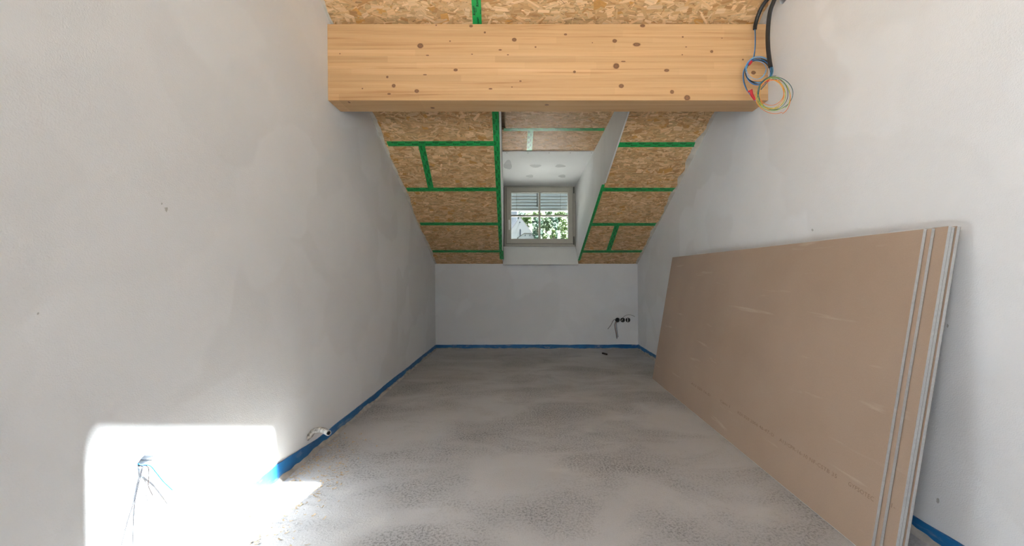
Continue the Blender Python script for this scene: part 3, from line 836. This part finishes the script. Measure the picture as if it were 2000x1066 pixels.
def knot(c, ax, az, n, rx, rz):
    mb = MB(); seg = 14; V = []
    for j in range(seg):
        a = 2 * math.pi * j / seg; w = 1 + random.uniform(-0.07, 0.07)
        V.append(c + ax * (rx * math.cos(a) * w) + az * (rz * math.sin(a) * w))
    mb.prism(V, n * 0.0008)
    o = mb.build('knot', 'knot', beam)
    me = o.data; ul = me.uv_layers.new(name='UVMap'); L0 = Vector(o.location) + wloc(beam)
    for lp in me.loops:
        p = Vector(me.vertices[lp.vertex_index].co) + L0 - c
        ul.data[lp.index].uv = (0.5 + 0.5 * p.dot(ax) / rx, 0.5 + 0.5 * p.dot(az) / rz)
    # centre vertex fan gives the ring pattern somewhere to live
    return o
for (px, py, rx, ry) in KN:
    s = BD0 / F
    knot(at(px, py, BD0 - 0.0002), Vector((1, 0, 0)), Vector((0, 0, 1)), Vector((0, -1, 0)), rx * s, ry * s)
for (px, py, rx, ry) in KB:
    c = on_plane(px, py, Vector((0, 0, BZ0 + 0.0002)), Vector((0, 0, 1)))
    if BD0 + 0.02 < c.y < BD1 - 0.02: knot(c, Vector((1, 0, 0)), Vector((0, 1, 0)), Vector((0, 0, -1)), rx * c.y / F, 0.014)

# ================================================================== PLASTERBOARD SHEETS
TH = 0.0128
XB, XT, ZT = 1.300, 1.505, 1.2385
tilt = math.atan2(XT - XB, ZT)
SU = Vector((math.sin(tilt), 0, math.cos(tilt)))         # up the sheet
SNn = Vector((math.cos(tilt), 0, -math.sin(tilt)))       # into the stack
SW = math.hypot(XT - XB, ZT)
ends = [(1.503, 4.060), (1.487, 3.990), (1.443, 3.985), (1.446, 3.992), (1.441, 3.988)]
sheet_labels = ['tan plasterboard sheet at the front of the leaning stack, stamped with faint grey lettering',
                'second plasterboard sheet of the leaning stack, a finger wide strip of face showing',
                'third plasterboard sheet of the leaning stack, jutting out past the first two',
                'fourth plasterboard sheet of the leaning stack, its grey edge between two others',
                'rearmost plasterboard sheet of the leaning stack, nearest the right wall']
sheets = []
for i, (D0, D1) in enumerate(ends):
    root = tag(empty('plasterboard_sheet', (XB + i * TH / math.cos(tilt), (D0 + D1) / 2, 0)), sheet_labels[i], 'plasterboard', 'plasterboard sheets leaning on the right wall')
    o0 = Vector((XB, 0, 0)) + Vector((i * (TH + 0.0018) / math.cos(tilt), 0, 0)) + Vector((0, 0, 0.0025 if True else 0))
    lift = Vector((0, 0, 0))
    def q(u, w, d, o0=o0): return Vector((o0.x, d, o0.z)) + SU * u + SNn * w
    up_ = SW + (0.004 if i in (2, 4) else 0)
    mb = MB(); mb.hexa([q(0.001, 0.0006, D0 + .0004), q(0.001, TH - 0.0006, D0 + .0004), q(0.001, TH - 0.0006, D1 - .0004), q(0.001, 0.0006, D1 - .0004)], [q(up_, 0.0006, D0 + .0004), q(up_, TH - 0.0006, D0 + .0004), q(up_, TH - 0.0006, D1 - .0004), q(up_, 0.0006, D1 - .0004)])
    mb.build('gypsum_core', 'gypsum', root)
    for (w0, w1, nm) in ((0, 0.0006, 'face_paper'), (TH - 0.0006, TH, 'back_paper')):
        mb = MB(); mb.hexa([q(0.002, w0, D0), q(0.002, w1, D0), q(0.002, w1, D1), q(0.002, w0, D1)], [q(up_ - .002, w0, D0), q(up_ - .002, w1, D0), q(up_ - .002, w1, D1), q(up_ - .002, w0, D1)])
        fp = mb.build(nm, 'paper' if nm == 'face_paper' else 'liner', root)
        if nm == 'face_paper': face = fp
    for (u, nm) in ((0.0, 'edge_paper'), (up_, 'edge_paper')):
        mb = MB(); e = 0.0012 if u == 0 else -0.0012
        mb.hexa([q(u, 0, D0), q(u, TH, D0), q(u, TH, D1), q(u, 0, D1)], [q(u + e, 0, D0), q(u + e, TH, D0), q(u + e, TH, D1), q(u + e, 0, D1)]); mb.build(nm, 'board_white', root)
    sheets.append((root, face, q))
# faint stamp line near the foot of the sheets
def sheet_pt(px, py, i):
    q = sheets[i][2]; p0 = q(0, 0, 3.0)
    p = on_plane(px, py, p0, SNn); return p
def stamp(i, body, px0, py0, px1, size):
    p0 = sheet_pt(px0, py0, i); p1 = on_plane(px1, py0, sheets[i][2](0, 0, 3.0), SNn)
    r = ray(px1, 0); u0 = (p0 - sheets[i][2](0, 0, p0.y)).dot(SU)
    # the point on the same height line at column px1
    xx = sheets[i][2](u0, 0, 0).x; d1 = xx * F / (px1 - VX)
    L = p0.y - d1
    vs, fs = text_geo(body, 0.0, -0.004, 1.05)
    wd = max(v[0] for v in vs)
    mb = MB(); put_text(mb, body, p0, Vector((0, -1, 0)), SU, size, -SNn * 0.0004, off=-0.004, spacing=1.05, sx=L / (wd * size))
    tag(mb.build('stamp_lettering', 'stamp', sheets[i][1], fix=False), kind='stuff')
stamp(0, 'GYPSOTEC', 1656, 947, 1706, 0.024)
stamp(0, 'A13/CPR-16-10 NF-CSTB 35', 1522, 861, 1634, 0.024)
stamp(0, 'KDI 020 2006 46-4T-D', 1440, 807, 1511, 0.024)
stamp(0, 'Cami 1', 1406, 784, 1425, 0.024)
stamp(0, 'A13 020 16-D', 1350, 750, 1387, 0.024)
stamp(1, 'B', 1712.5, 976, 1718, 0.024)
stamp(2, 'A1-', 1730, 984, 1748, 0.024)

# ================================================================== WALL HOLE WITH CABLES (left)
hc = on_left(285, 895)
mb = MB(); poly = []
for (px, py) in ((268, 905), (277, 893), (285, 886), (291, 884), (295, 888), (300, 890), (296, 896), (300, 898), (291, 904), (286, 910), (277, 914), (269, 918)):
    p = on_left(px, py); poly.append(Vector((p.x + 0.02, p.y, p.z)))
mb.prism(poly, (-0.09, 0, 0)); cut(wall_left, mb)
box = tag(empty('cable_outlet', on_left(270, 912)), 'rough grey wall hole with loose wires in the sunlit patch of the left wall', 'cable outlet')
mb = MB()
c = sum(poly, Vector()) / len(poly)
lin = [Vector((xl(p.z) - 0.035 - 0.02 * random.random(), p.y, p.z)) for p in poly]
cc = Vector((xl(c.z) - 0.055, c.y, c.z))
outr = [c + (p - c) * 1.04 for p in poly]; outr = [Vector((xl(p.z) - 0.0005, p.y, p.z)) for p in outr]
n = len(poly); mb.add(outr + lin + [cc], [(i, (i + 1) % n, n + (i + 1) % n, n + i) for i in range(n)] + [(n + i, n + (i + 1) % n, 2 * n) for i in range(n)])
mb.build('rubble_lining', 'rubble', box, fix=False)
def wire_left(pts, r, m, name='wire', inset=0.012):
    w = [on_left(px, py) + Vector((off, 0, 0)) for px, py, off in pts]
    mb = MB(); mb.tube(spline(w, 10), r, 7); return mb.build(name, m, box, smooth=True)
wire_left([(283, 905, -0.04), (272, 911, 0.008), (269, 918, 0.012), (264, 945, 0.008), (258, 975, 0.008), (245, 1012, 0.01), (229, 1066, 0.012), (222, 1090, 0.012)], 0.0012, 'w_grey')
wire_left([(284, 906, -0.04), (273, 911, 0.010), (269, 920, 0.014), (262, 958, 0.010), (257, 985, 0.010), (254, 1030, 0.010), (253, 1066, 0.010), (252, 1100, 0.010)], 0.0012, 'w_grey')
wire_left([(285, 906, -0.04), (274, 911, 0.012), (270, 921, 0.016), (264, 955, 0.012), (260, 985, 0.012), (259, 1030, 0.012), (258, 1066, 0.012), (258, 1100, 0.012)], 0.0012, 'w_lblue')
wire_left([(288, 905, -0.04), (272, 908, 0.006), (279, 911, 0.016), (284, 926, 0.012), (284, 948, 0.010), (290, 967, 0.014)], 0.0014, 'w_brown')
wire_left([(288, 904, -0.04), (270, 907, 0.008), (282, 909, 0.018), (296, 923, 0.016), (310, 940, 0.016), (326, 957, 0.02)], 0.0020, 'w_blue')

# small chips knocked into the plaster
for (fn, wall, px, py, r, sg) in ((on_right, wall_right, 1832, 977, 5, -1), (on_right, wall_right, 1851, 636, 4, -1), (on_right, wall_right, 1587, 449, 3, -1), (on_left, wall_left, 325, 408, 6, 1), (on_left, wall_left, 316, 398, 2, 1), (on_left, wall_left, 74, 612, 2.5, 1), (on_left, wall_left, 292, 838, 1.6, 1)):
    poly = [fn(px + r * math.cos(k_ * 0.785) * random.uniform(.3, 1), py + r * 1.3 * math.sin(k_ * 0.785) * random.uniform(.3, 1)) + Vector((sg * 0.0004, 0, 0)) for k_ in range(8)]
    mb = MB(); mb.prism(poly, (-sg * 0.002, 0, 0)); mb.build('plaster_chip', 'filler', wall)

# ================================================================== CONDUIT STUB (left, at the floor)
p0 = on_left(603, 853); 
path = spline([p0 + Vector((-0.06, 0.0, -0.03)), p0 + Vector((0.004, 0, 0.004)), at(613, 842, 2.36), at(628, 839.5, 2.34), at(642, 845.5, 2.27)], 14)
hole = MB(); hole.tube([p0 + Vector((-0.09, 0, -0.03)), p0 + Vector((0.03, 0, 0.012))], 0.021, 12); cut(wall_left, hole)
con = tag(empty('conduit_stub', (p0.x + 0.06, p0.y, 0.0)), 'short dusty corrugated conduit sticking out of the left wall above the blue strip', 'conduit')
mb = MB(); dense = []
for i in range(len(path) - 1):
    for kx in range(3): dense.append(path[i].lerp(path[i + 1], kx / 3))
dense.append(path[-1])
mb.tube(dense, lambda i: 0.0140 + 0.0020 * math.sin(i * 1.6), 16, caps=False); mb.build('corrugated_pipe', 'pvc', con, smooth=True)
mb = MB(); t = (dense[-1] - dense[-4]).normalized(); e = dense[-1]
u = t.orthogonal().normalized(); w = t.cross(u); V = []
for r, off in ((0.0145, 0), (0.0105, 0.0005), (0.0102, -0.012), (0.0001, -0.0125)):
    for kx in range(16): V.append(e + (u * math.cos(kx * math.pi / 8) + w * math.sin(kx * math.pi / 8)) * r + t * off)
mb.add(V[:32], [(kx, (kx + 1) % 16, 16 + (kx + 1) % 16, 16 + kx) for kx in range(16)]); mb.build('pipe_rim', 'pvc', con, fix=False)
mb = MB(); mb.add(V[16:], [(j * 16 + kx, j * 16 + (kx + 1) % 16, j * 16 + 16 + (kx + 1) % 16, j * 16 + 16 + kx) for kx in range(16) for j in range(2)]); mb.build('bore', 'dark', con, fix=False)

# ================================================================== SOCKET BOXES (back wall)
kb = DB / F
lab = ['leftmost of three round black socket boxes, wires hanging from it', 'middle of three round black socket boxes, grey wire arching out', 'rightmost of three round black socket boxes, white strip inside']
for i, px in enumerate((1206, 1216.2, 1226.5)):
    c = at(px, 624.8, DB)
    mb = MB(); mb.tube([c + Vector((0, -0.02, 0)), c + Vector((0, 0.07, 0))], 0.0322, 24); cut(wall_back, mb)
    sb = tag(empty('socket_box', c + Vector((0, 0, -0.032))), lab[i], 'socket box', 'socket boxes in the back wall')
    mb = MB(); V = []
    for r, y in ((0.0335, -0.0008), (0.0300, -0.0012), (0.0296, 0.045)):
        for kx in range(24): a = kx * math.pi / 12; V.append(c + Vector((r * math.cos(a), y, r * math.sin(a))))
    V.append(c + Vector((0, 0.045, 0)))
    mb.add(V, [(j * 24 + kx, j * 24 + (kx + 1) % 24, j * 24 + 24 + (kx + 1) % 24, j * 24 + 24 + kx) for kx in range(24) for j in range(2)] + [(48 + kx, 48 + (kx + 1) % 24, 72) for kx in range(24)])
    mb.build('box_shell', 'black', sb, fix=False)
    def wire_b(pts, r, m):
        w = [at(x, y, DB - o) for x, y, o in pts]; mb = MB(); mb.tube(spline(w, 8), r, 6); mb.build('wire', m, sb, smooth=True)
    if i == 0:
        wire_b([(1204, 624, -0.03), (1200, 624, 0.012), (1197, 627, 0.02), (1193, 635, 0.02), (1187, 642.5, 0.02)], 0.0034, 'w_grey')
        wire_b([(1205, 627, -0.03), (1202, 629, 0.012), (1200.5, 636, 0.02), (1203, 650, 0.02), (1205, 661.5, 0.02)], 0.0034, 'w_teal')
        wire_b([(1206, 627, -0.03), (1204, 629, 0.012), (1204, 636, 0.02), (1206, 650, 0.02), (1207.5, 658, 0.02)], 0.0024, 'w_grey')
        wire_b([(1205, 627, -0.03), (1203, 629, 0.014), (1201.5, 637, 0.025), (1204, 652, 0.025), (1205.5, 660, 0.025)], 0.0018, 'w_orange')
    if i == 1:
        wire_b([(1213.5, 626, -0.03), (1217, 620, 0.01), (1222, 616, 0.03), (1230, 614.5, 0.04), (1240, 618, 0.03)], 0.0022, 'w_grey')
        wire_b([(1214, 626.5, -0.01), (1216, 622.5, -0.005)], 0.004, 'handle')
    if i == 2:
        mb = MB(); mb.box(c.x - 0.007, c.x + 0.004, DB + 0.004, DB + 0.008, c.z - 0.027, c.z + 0.027); mb.build('mounting_strip', 'handle', sb)

# ================================================================== HOSES AND WIRE COILS (upper right)
exit_c = on_right(1531, -8)
mb = MB(); mb.tube([exit_c + Vector((-0.04, 0, 0)), exit_c + Vector((0.09, 0, 0.0))], 0.045, 9); cut(wall_right, mb)
def hose(pts, r, parent):
    mb = MB(); mb.tube(spline(pts, 10), r, 12); return mb.build('hose', 'black', parent, smooth=True)
def coil(center_px, D, rpx, rpy, turns, r, m, parent, jit, tilt=0.0, seed=0, start=0.0, frac=1.0, name='wire_coil', dd=0.0):
    rnd = random.Random(seed); pts = []
    n = int(26 * turns)
    ox = oy = 0; s1 = s2 = 1
    for i in range(n + 1):
        a = start + 2 * math.pi * i / 26
        ph = a / (2 * math.pi)
        kx = 1 + jit * math.sin(2.1 * ph * math.pi + seed); ky = 1 + jit * math.sin(1.7 * ph * math.pi + seed * 2.3)
        px = center_px[0] + rpx * kx * math.cos(a) + jit * 9 * math.sin(ph * 2.9 + seed)
        py = center_px[1] - rpy * ky * math.sin(a) + jit * 9 * math.cos(ph * 2.3 + seed)
        pts.append(at(px, py, D + dd * math.cos(a) + 0.006 * math.sin(3.3 * a + seed) + rnd.uniform(-.002, .002)))
    mb = MB(); mb.tube(spline(pts, 2), r, 6); return mb.build(name, m, parent, smooth=True)
ca = tag(empty('cable_hose', exit_c), 'short black cable hose above the beam end holding the blue and black wire coil', 'cable hose', 'black hoses with wire coils at the beam end')
hose([exit_c + Vector((0.05, 0.0, 0.005)), at(1515, -9, 2.47), at(1500, -2, 2.50), at(1488, 14, 2.53), at(1480, 32, 2.555), at(1475.5, 48, 2.57), at(1474.3, 57, 2.572)], 0.0118, ca)
def wfree(pts, r, m, parent, n=10):
    mb = MB(); mb.tube(spline([at(*p) for p in pts], n), r, 6); return mb.build('wire', m, parent, smooth=True)
wfree([(1475, 50, 2.57), (1475.7, 75, 2.575), (1475, 95, 2.575), (1472, 114, 2.57), (1464, 124, 2.565)], 0.0022, 'w_black', ca)
wfree([(1474, 50, 2.572), (1474.7, 75, 2.57), (1474, 97, 2.57), (1470, 115, 2.565), (1460, 128, 2.56)], 0.0022, 'w_blue', ca)
for (cx, cy, rx, ry, tn, m, sd) in ((1481, 137, 27, 25.5, 2.2, 'w_lblue', 1), (1480, 139, 25, 25, 2.0, 'w_blue', 2), (1481, 140, 24, 22, 2.3, 'w_black', 3), (1478, 136, 19, 18, 1.2, 'w_lblue', 5), (1482, 141, 26, 25, 1.3, 'w_black', 6)):
    coil((cx, cy), 2.55, rx, ry, tn, 0.0019, m, ca, 0.075, seed=sd, start=sd)
wfree([(1459, 124, 2.55), (1452, 140, 2.55), (1452, 158, 2.55), (1458, 175, 2.55), (1468, 188, 2.54), (1476, 197, 2.53)], 0.0024, 'w_blue', ca)
wfree([(1460, 124, 2.55), (1453.5, 140, 2.55), (1453.5, 158, 2.55), (1460, 177, 2.55), (1469, 190, 2.54)], 0.0022, 'w_black', ca)
wfree([(1463, 126, 2.545), (1468, 120, 2.545)], 0.0085, 'red', ca, 3)
mb = MB(); mb.tube([at(1461, 179.5, 2.545), at(1467, 176.5, 2.54), at(1468, 184, 2.54), at(1474.5, 195.5, 2.535)], lambda i: (0.006, 0.011, 0.010, 0.006)[i], 8); mb.build('connector', 'red', ca, smooth=True)
cb = tag(empty('cable_hose', exit_c + Vector((0, 0.02, 0))), 'longer black cable hose hanging beside the beam end with the orange and green wire coil', 'cable hose', 'black hoses with wire coils at the beam end')
hose([exit_c + Vector((0.05, 0.01, 0.0)), at(1518, -5, 2.46), at(1509, 8, 2.47), at(1503, 28, 2.485), at(1499.8, 60, 2.50), at(1500, 92, 2.50), at(1503, 118, 2.495), at(1505, 131, 2.49)], 0.0122, cb)
wfree([(1503, 122, 2.49), (1506, 135, 2.49), (1504, 148, 2.485), (1498, 158, 2.48), (1488, 168, 2.46)], 0.0024, 'w_blue', cb)
wfree([(1504, 122, 2.49), (1507.5, 135, 2.49), (1505, 150, 2.485), (1499, 160, 2.48), (1486, 175, 2.46)], 0.0024, 'w_teal', cb)
for (cx, cy, rx, ry, tn, m, sd) in ((1508, 184, 29, 31, 1.5, 'w_teal', 1), (1506, 182, 24, 29, 1.6, 'w_yellow', 2), (1508, 184, 27, 30, 1.2, 'w_green', 3), (1512, 189, 34, 34, 1.0, 'w_orange', 4), (1514, 185, 34, 33, 1.0, 'w_teal', 6), (1504, 180, 25, 25, 1.1, 'w_orange', 7), (1511, 186, 32, 33, 1.0, 'w_green', 9)):
    coil((cx, cy), 2.36, rx, ry, tn, 0.0017, m, cb, 0.09, seed=sd, start=sd * 1.3, dd=-0.03)
wfree([(1497, 159, 2.47), (1503, 153, 2.46)], 0.0085, 'red', cb, 3)
wfree([(1488, 168, 2.46), (1482, 180, 2.42), (1480, 190, 2.39)], 0.0024, 'w_teal', cb)

# ================================================================== SMALL THINGS ON THE FLOOR
c = on_floor(1181, 692); mb = MB()
dv = (on_floor(1188, 694) - on_floor(1174, 690)); dv.z = 0; dvn = dv.normalized(); pn = Vector((-dvn.y, dvn.x, 0))
L = 0.095; W = 0.011
mb.prism([c - dvn * L / 2 - pn * W, c + dvn * L / 2 - pn * W * 0.8, c + dvn * L / 2 + pn * W, c - dvn * L / 2 + pn * W * 0.9], (0, 0, 0.018))
st = mb.build('wood_offcut', 'stick', bevel=0.002); tag(st, 'small dark wood offcut lying on the screed near the back wall', 'offcut')
def chips(name, pts, size, m, flat, label, cat):
    mb = MB()
    for p in pts:
        s = size * random.uniform(0.4, 1.3); a = random.uniform(0, 6.28); e = Vector((math.cos(a), math.sin(a), 0)); f = Vector((-e.y, e.x, 0))
        if flat:
            cu = random.uniform(0.2, 0.6) * s; w = s * random.uniform(0.2, 0.5)
            V = [p - e * s - f * w + Vector((0, 0, cu)), p - f * w + Vector((0, 0, 0.0006)), p + e * s - f * w + Vector((0, 0, cu * random.random())), p + e * s + f * w + Vector((0, 0, cu * random.random())), p + f * w + Vector((0, 0, 0.0006)), p - e * s + f * w + Vector((0, 0, cu))]
            mb.add(V, [(0, 1, 4, 5), (1, 2, 3, 4)])
        else:
            hgt = s * random.uniform(0.4, 0.9)
            V = [p - e * s, p - f * s * .8, p + e * s * .9, p + f * s * .7, p + Vector((0, 0, hgt)) + e * s * random.uniform(-.3, .3)]
            mb.add(V, [(0, 1, 4), (1, 2, 4), (2, 3, 4), (3, 0, 4)])
    o = mb.build(name, m, fix=not flat); tag(o, label, cat, kind='stuff'); return o
pts = []
while len(pts) < 900:
    D = random.gauss(1.75, 0.42); x = -1.245 + abs(random.gauss(0, 0.13))
    if 0.9 < D < 2.7 and x < -0.65: pts.append(Vector((x, D, 0.0)))
chips('wood_shavings', pts, 0.0085, 'shaving', True, 'pale wood shavings strewn along the left wall by the sunlit patch', 'shavings')
pts = []
while len(pts) < 2600:
    D = 0.9 + 4.7 * random.random() ** 1.5; x = random.uniform(-1.22, 1.22)
    if mnoise.noise(Vector((x * 1.5, D * 1.5, 3))) + random.random() * 0.8 > 0.35: pts.append(Vector((x, D, 0.0)))
chips('screed_crumbs', pts, 0.0028, 'crumb', False, 'fine grey crumbs scattered over the screed floor', 'crumbs')

# ================================================================== OUTSIDE THE DORMER WINDOW
def hill(x, D):
    return -5.0 + 16.5 * sm(10, 150, D) + 46 * sm(150, 320, D) - 0.01 * x
mb = MB(); nx, ny = 24, 40; V = []; Fc = []
for j in range(ny + 1):
    D = -60 + 420 * j / ny
    for i in range(nx + 1):
        x = -140 + 280 * i / nx
        V.append((x, D, hill(x, D)))
for j in range(ny):
    for i in range(nx):
        a = j * (nx + 1) + i; Fc.append((a, a + 1, a + nx + 2, a + nx + 1))
mb.add(V, Fc); tag(mb.build('ground', 'grass', fix=False, smooth=True), 'grassy slope rising outside the window', kind='structure')

mb = MB(); mb.box(-60, 60, -58, 30, -5.05, -4.3); tag(mb.build('bounce_ground', 'gravel'), 'pale gravel ground added out of view to keep bounced light neutral', kind='structure')  # unseen ground, added so daylight bounced indoors is less green
def tree(px, py_top, D, wpx, m, label, seed):
    """crown with its top at the pixel, at distance D; stands on the hill"""
    rnd = random.Random(seed); top = at(px, py_top, D); g = hill(top.x, D); k = D / F
    R = wpx * k / 2; ht = top.z - g
    root = tag(empty('tree', (top.x, D, g)), label, 'tree', 'trees on the slope outside the window')
    mb = MB(); mb.tube([(top.x, D, g - 0.3), (top.x + 0.1, D, g + ht * 0.4), (top.x, D, g + ht * 0.75)], lambda i: (0.35, 0.25, 0.1)[i], 8); mb.build('trunk', 'bark', root)
    mb = MB(); cl = []
    for _ in range(26):
        a = rnd.uniform(0, 6.28); z = rnd.uniform(0.0, 1.0); rr = R * 0.75 * math.sqrt(max(0.05, 1 - (2 * z - 1) ** 2)) * rnd.uniform(0.3, 1)
        cl.append((Vector((top.x + rr * math.cos(a), D + rr * math.sin(a), g + ht * 0.25 + (ht * 0.75 - R * 0.3) * z)), R * rnd.uniform(0.25, 0.42)))
    for (c, r) in cl:
        for _ in range(90):
            v = Vector((rnd.gauss(0, 1), rnd.gauss(0, 1), rnd.gauss(0, 1))).normalized()
            p = c + v * r * rnd.uniform(0.75, 1.05); s = rnd.uniform(0.10, 0.22) * max(1, D / 110)
            u = v.orthogonal().normalized(); u = (u + v * rnd.uniform(-.6, .6)).normalized(); w = v.cross(u).normalized()
            mb.add([p - u * s, p - w * s * .7, p + u * s, p + w * s * .7], [(0, 1, 2, 3)])
    mb.build('foliage', m, root, fix=False)
TR = [(1050, 424, 118, 26, 'leaf_c', 'blue green tree right beside the white gable, seen through the dormer window'),
      (1066, 421, 126, 24, 'leaf_a', 'dark green tree just right of the window muntin, outside'),
      (1083, 419, 132, 24, 'leaf_c', 'blue green tree in the middle of the right hand panes, outside'),
      (1100, 422, 122, 24, 'leaf_b', 'fresh green tree near the right edge of the window view'),
      (1116, 418, 130, 26, 'leaf_a', 'dark green tree at the far right of the window view'),
      (1081, 446, 88, 18, 'leaf_b', 'round light green tree low in the lower right pane'),
      (1103, 450, 92, 18, 'leaf_b', 'light green bushy tree low by the right sash bar'),
      (1063, 455, 84, 14, 'leaf_b', 'small light green tree low beside the muntin'),
      (1003, 413, 230, 26, 'leaf_b', 'far pale green tree behind the church tower'),
      (1018, 412, 222, 24, 'leaf_c', 'far blue green tree over the tip of the white gable'),
      (1030, 414, 215, 26, 'leaf_b', 'far pale green tree above the white gable'),
      (1050, 410, 225, 26, 'leaf_b', 'far green tree above the muntin crossing'),
      (1072, 409, 220, 26, 'leaf_a', 'far dark green tree under the blind, right of the muntin'),
      (1095, 410, 228, 28, 'leaf_b', 'far pale green tree under the blind at right'),
      (1116, 408, 222, 26, 'leaf_c', 'far blue green tree under the blind at the right edge')]
for i, t in enumerate(TR): tree(*t[:5], t[5], 50 + i)

# white gabled church with its tower, and the house in front
CD = 140.0; kc = CD / F
def cx(px): return (px - VX) * kc
def cz(py): return H + (VY - py) * kc
ch = tag(empty('church', (cx(1015), CD + 8, hill(0, CD))), 'white church with steep gable and tower seen through the left window panes', 'church')
gz = hill(0, CD) - 1
mb = MB(); pr = [(990, None), (990, 462), (1015.3, 424), (1043, 460), (1043, None)]
mb.prism([Vector((cx(x), CD, gz if y is None else cz(y))) for x, y in pr], (0, 16, 0)); mb.build('gable_wall', 'render', ch)
for (xa, ya, xb, yb) in ((989, 463.5, 1015.3, 423.2), (1015.3, 423.2, 1044.5, 461.5)):
    a = Vector((cx(xa), CD + 0.15, cz(ya))); b_ = Vector((cx(xb), CD + 0.15, cz(yb)))
    mb = MB(); mb.prism([a, b_, b_ + Vector((0, 0, 0.18)), a + Vector((0, 0, 0.18))], (0, 16, 0)); mb.build('roof_slope', 'tile_roof', ch)
mb = MB(); c = Vector((cx(1015.2), CD - 0.06, cz(434))); mb.tube([c, c + Vector((0, 0.2, 0))], 0.24, 16); mb.build('oculus', 'far_dark', ch)
mb = MB(); x0, x1 = cx(1014.8), cx(1017.4); xm = (x0 + x1) / 2
mb.prism([Vector((x, CD - 0.06, z)) for x, z in ((x0, cz(461)), (x1, cz(461)), (x1, cz(448.5)), (xm, cz(446.5)), (x0, cz(448.5)))], (0, 0.2, 0)); mb.build('lancet_window', 'far_dark', ch)
mb = MB(); mb.box(cx(994), cx(1009), CD + 10, CD + 13, gz, cz(400)); mb.build('tower', 'render_grey', ch)
mb = MB(); xa, xb = cx(993), cx(1010); xm = (xa + xb) / 2
mb.add([(xa, CD + 9.8, cz(400)), (xb, CD + 9.8, cz(400)), (xb, CD + 13.2, cz(400)), (xa, CD + 13.2, cz(400)), (xm, CD + 11.5, cz(370))], [(0, 1, 4), (1, 2, 4), (2, 3, 4), (3, 0, 4), (3, 2, 1, 0)]); mb.build('spire', 'tile_roof', ch)
HD = 120.0; kh = HD / F
def hx(px): return (px - VX) * kh
def hz(py): return H + (VY - py) * kh
ho = tag(empty('house', (hx(1031), HD + 4, hill(0, HD))), 'low white house with clipped gable and two small windows before the church', 'house')
pr = [(1012, None), (1012, 464), (1023.6, 456), (1036.3, 456), (1050, 464), (1050, None)]
mb = MB(); mb.prism([Vector((hx(x), HD, hill(0, HD) - 1 if y is None else hz(y))) for x, y in pr], (0, 9, 0)); mb.build('wall', 'render', ho)
for (xa, ya, xb, yb) in ((1010.5, 464.8, 1023.6, 455.8), (1023.6, 455.8, 1036.3, 455.8), (1036.3, 455.8, 1051.5, 464.8)):
    a = Vector((hx(xa), HD - 0.25, hz(ya))); b_ = Vector((hx(xb), HD - 0.25, hz(yb)))
    mb = MB(); mb.prism([a, b_, b_ + Vector((0, 0, 0.09)), a + Vector((0, 0, 0.09))], (0, 9.5, 0)); mb.build('roof_slope', 'stick', ho)
for px in (1025.8, 1035):
    mb = MB(); mb.box(hx(px - 0.8), hx(px + 0.8), HD - 0.05, HD + 0.1, hz(461), hz(458.2)); mb.build('window', 'far_dark', ho)
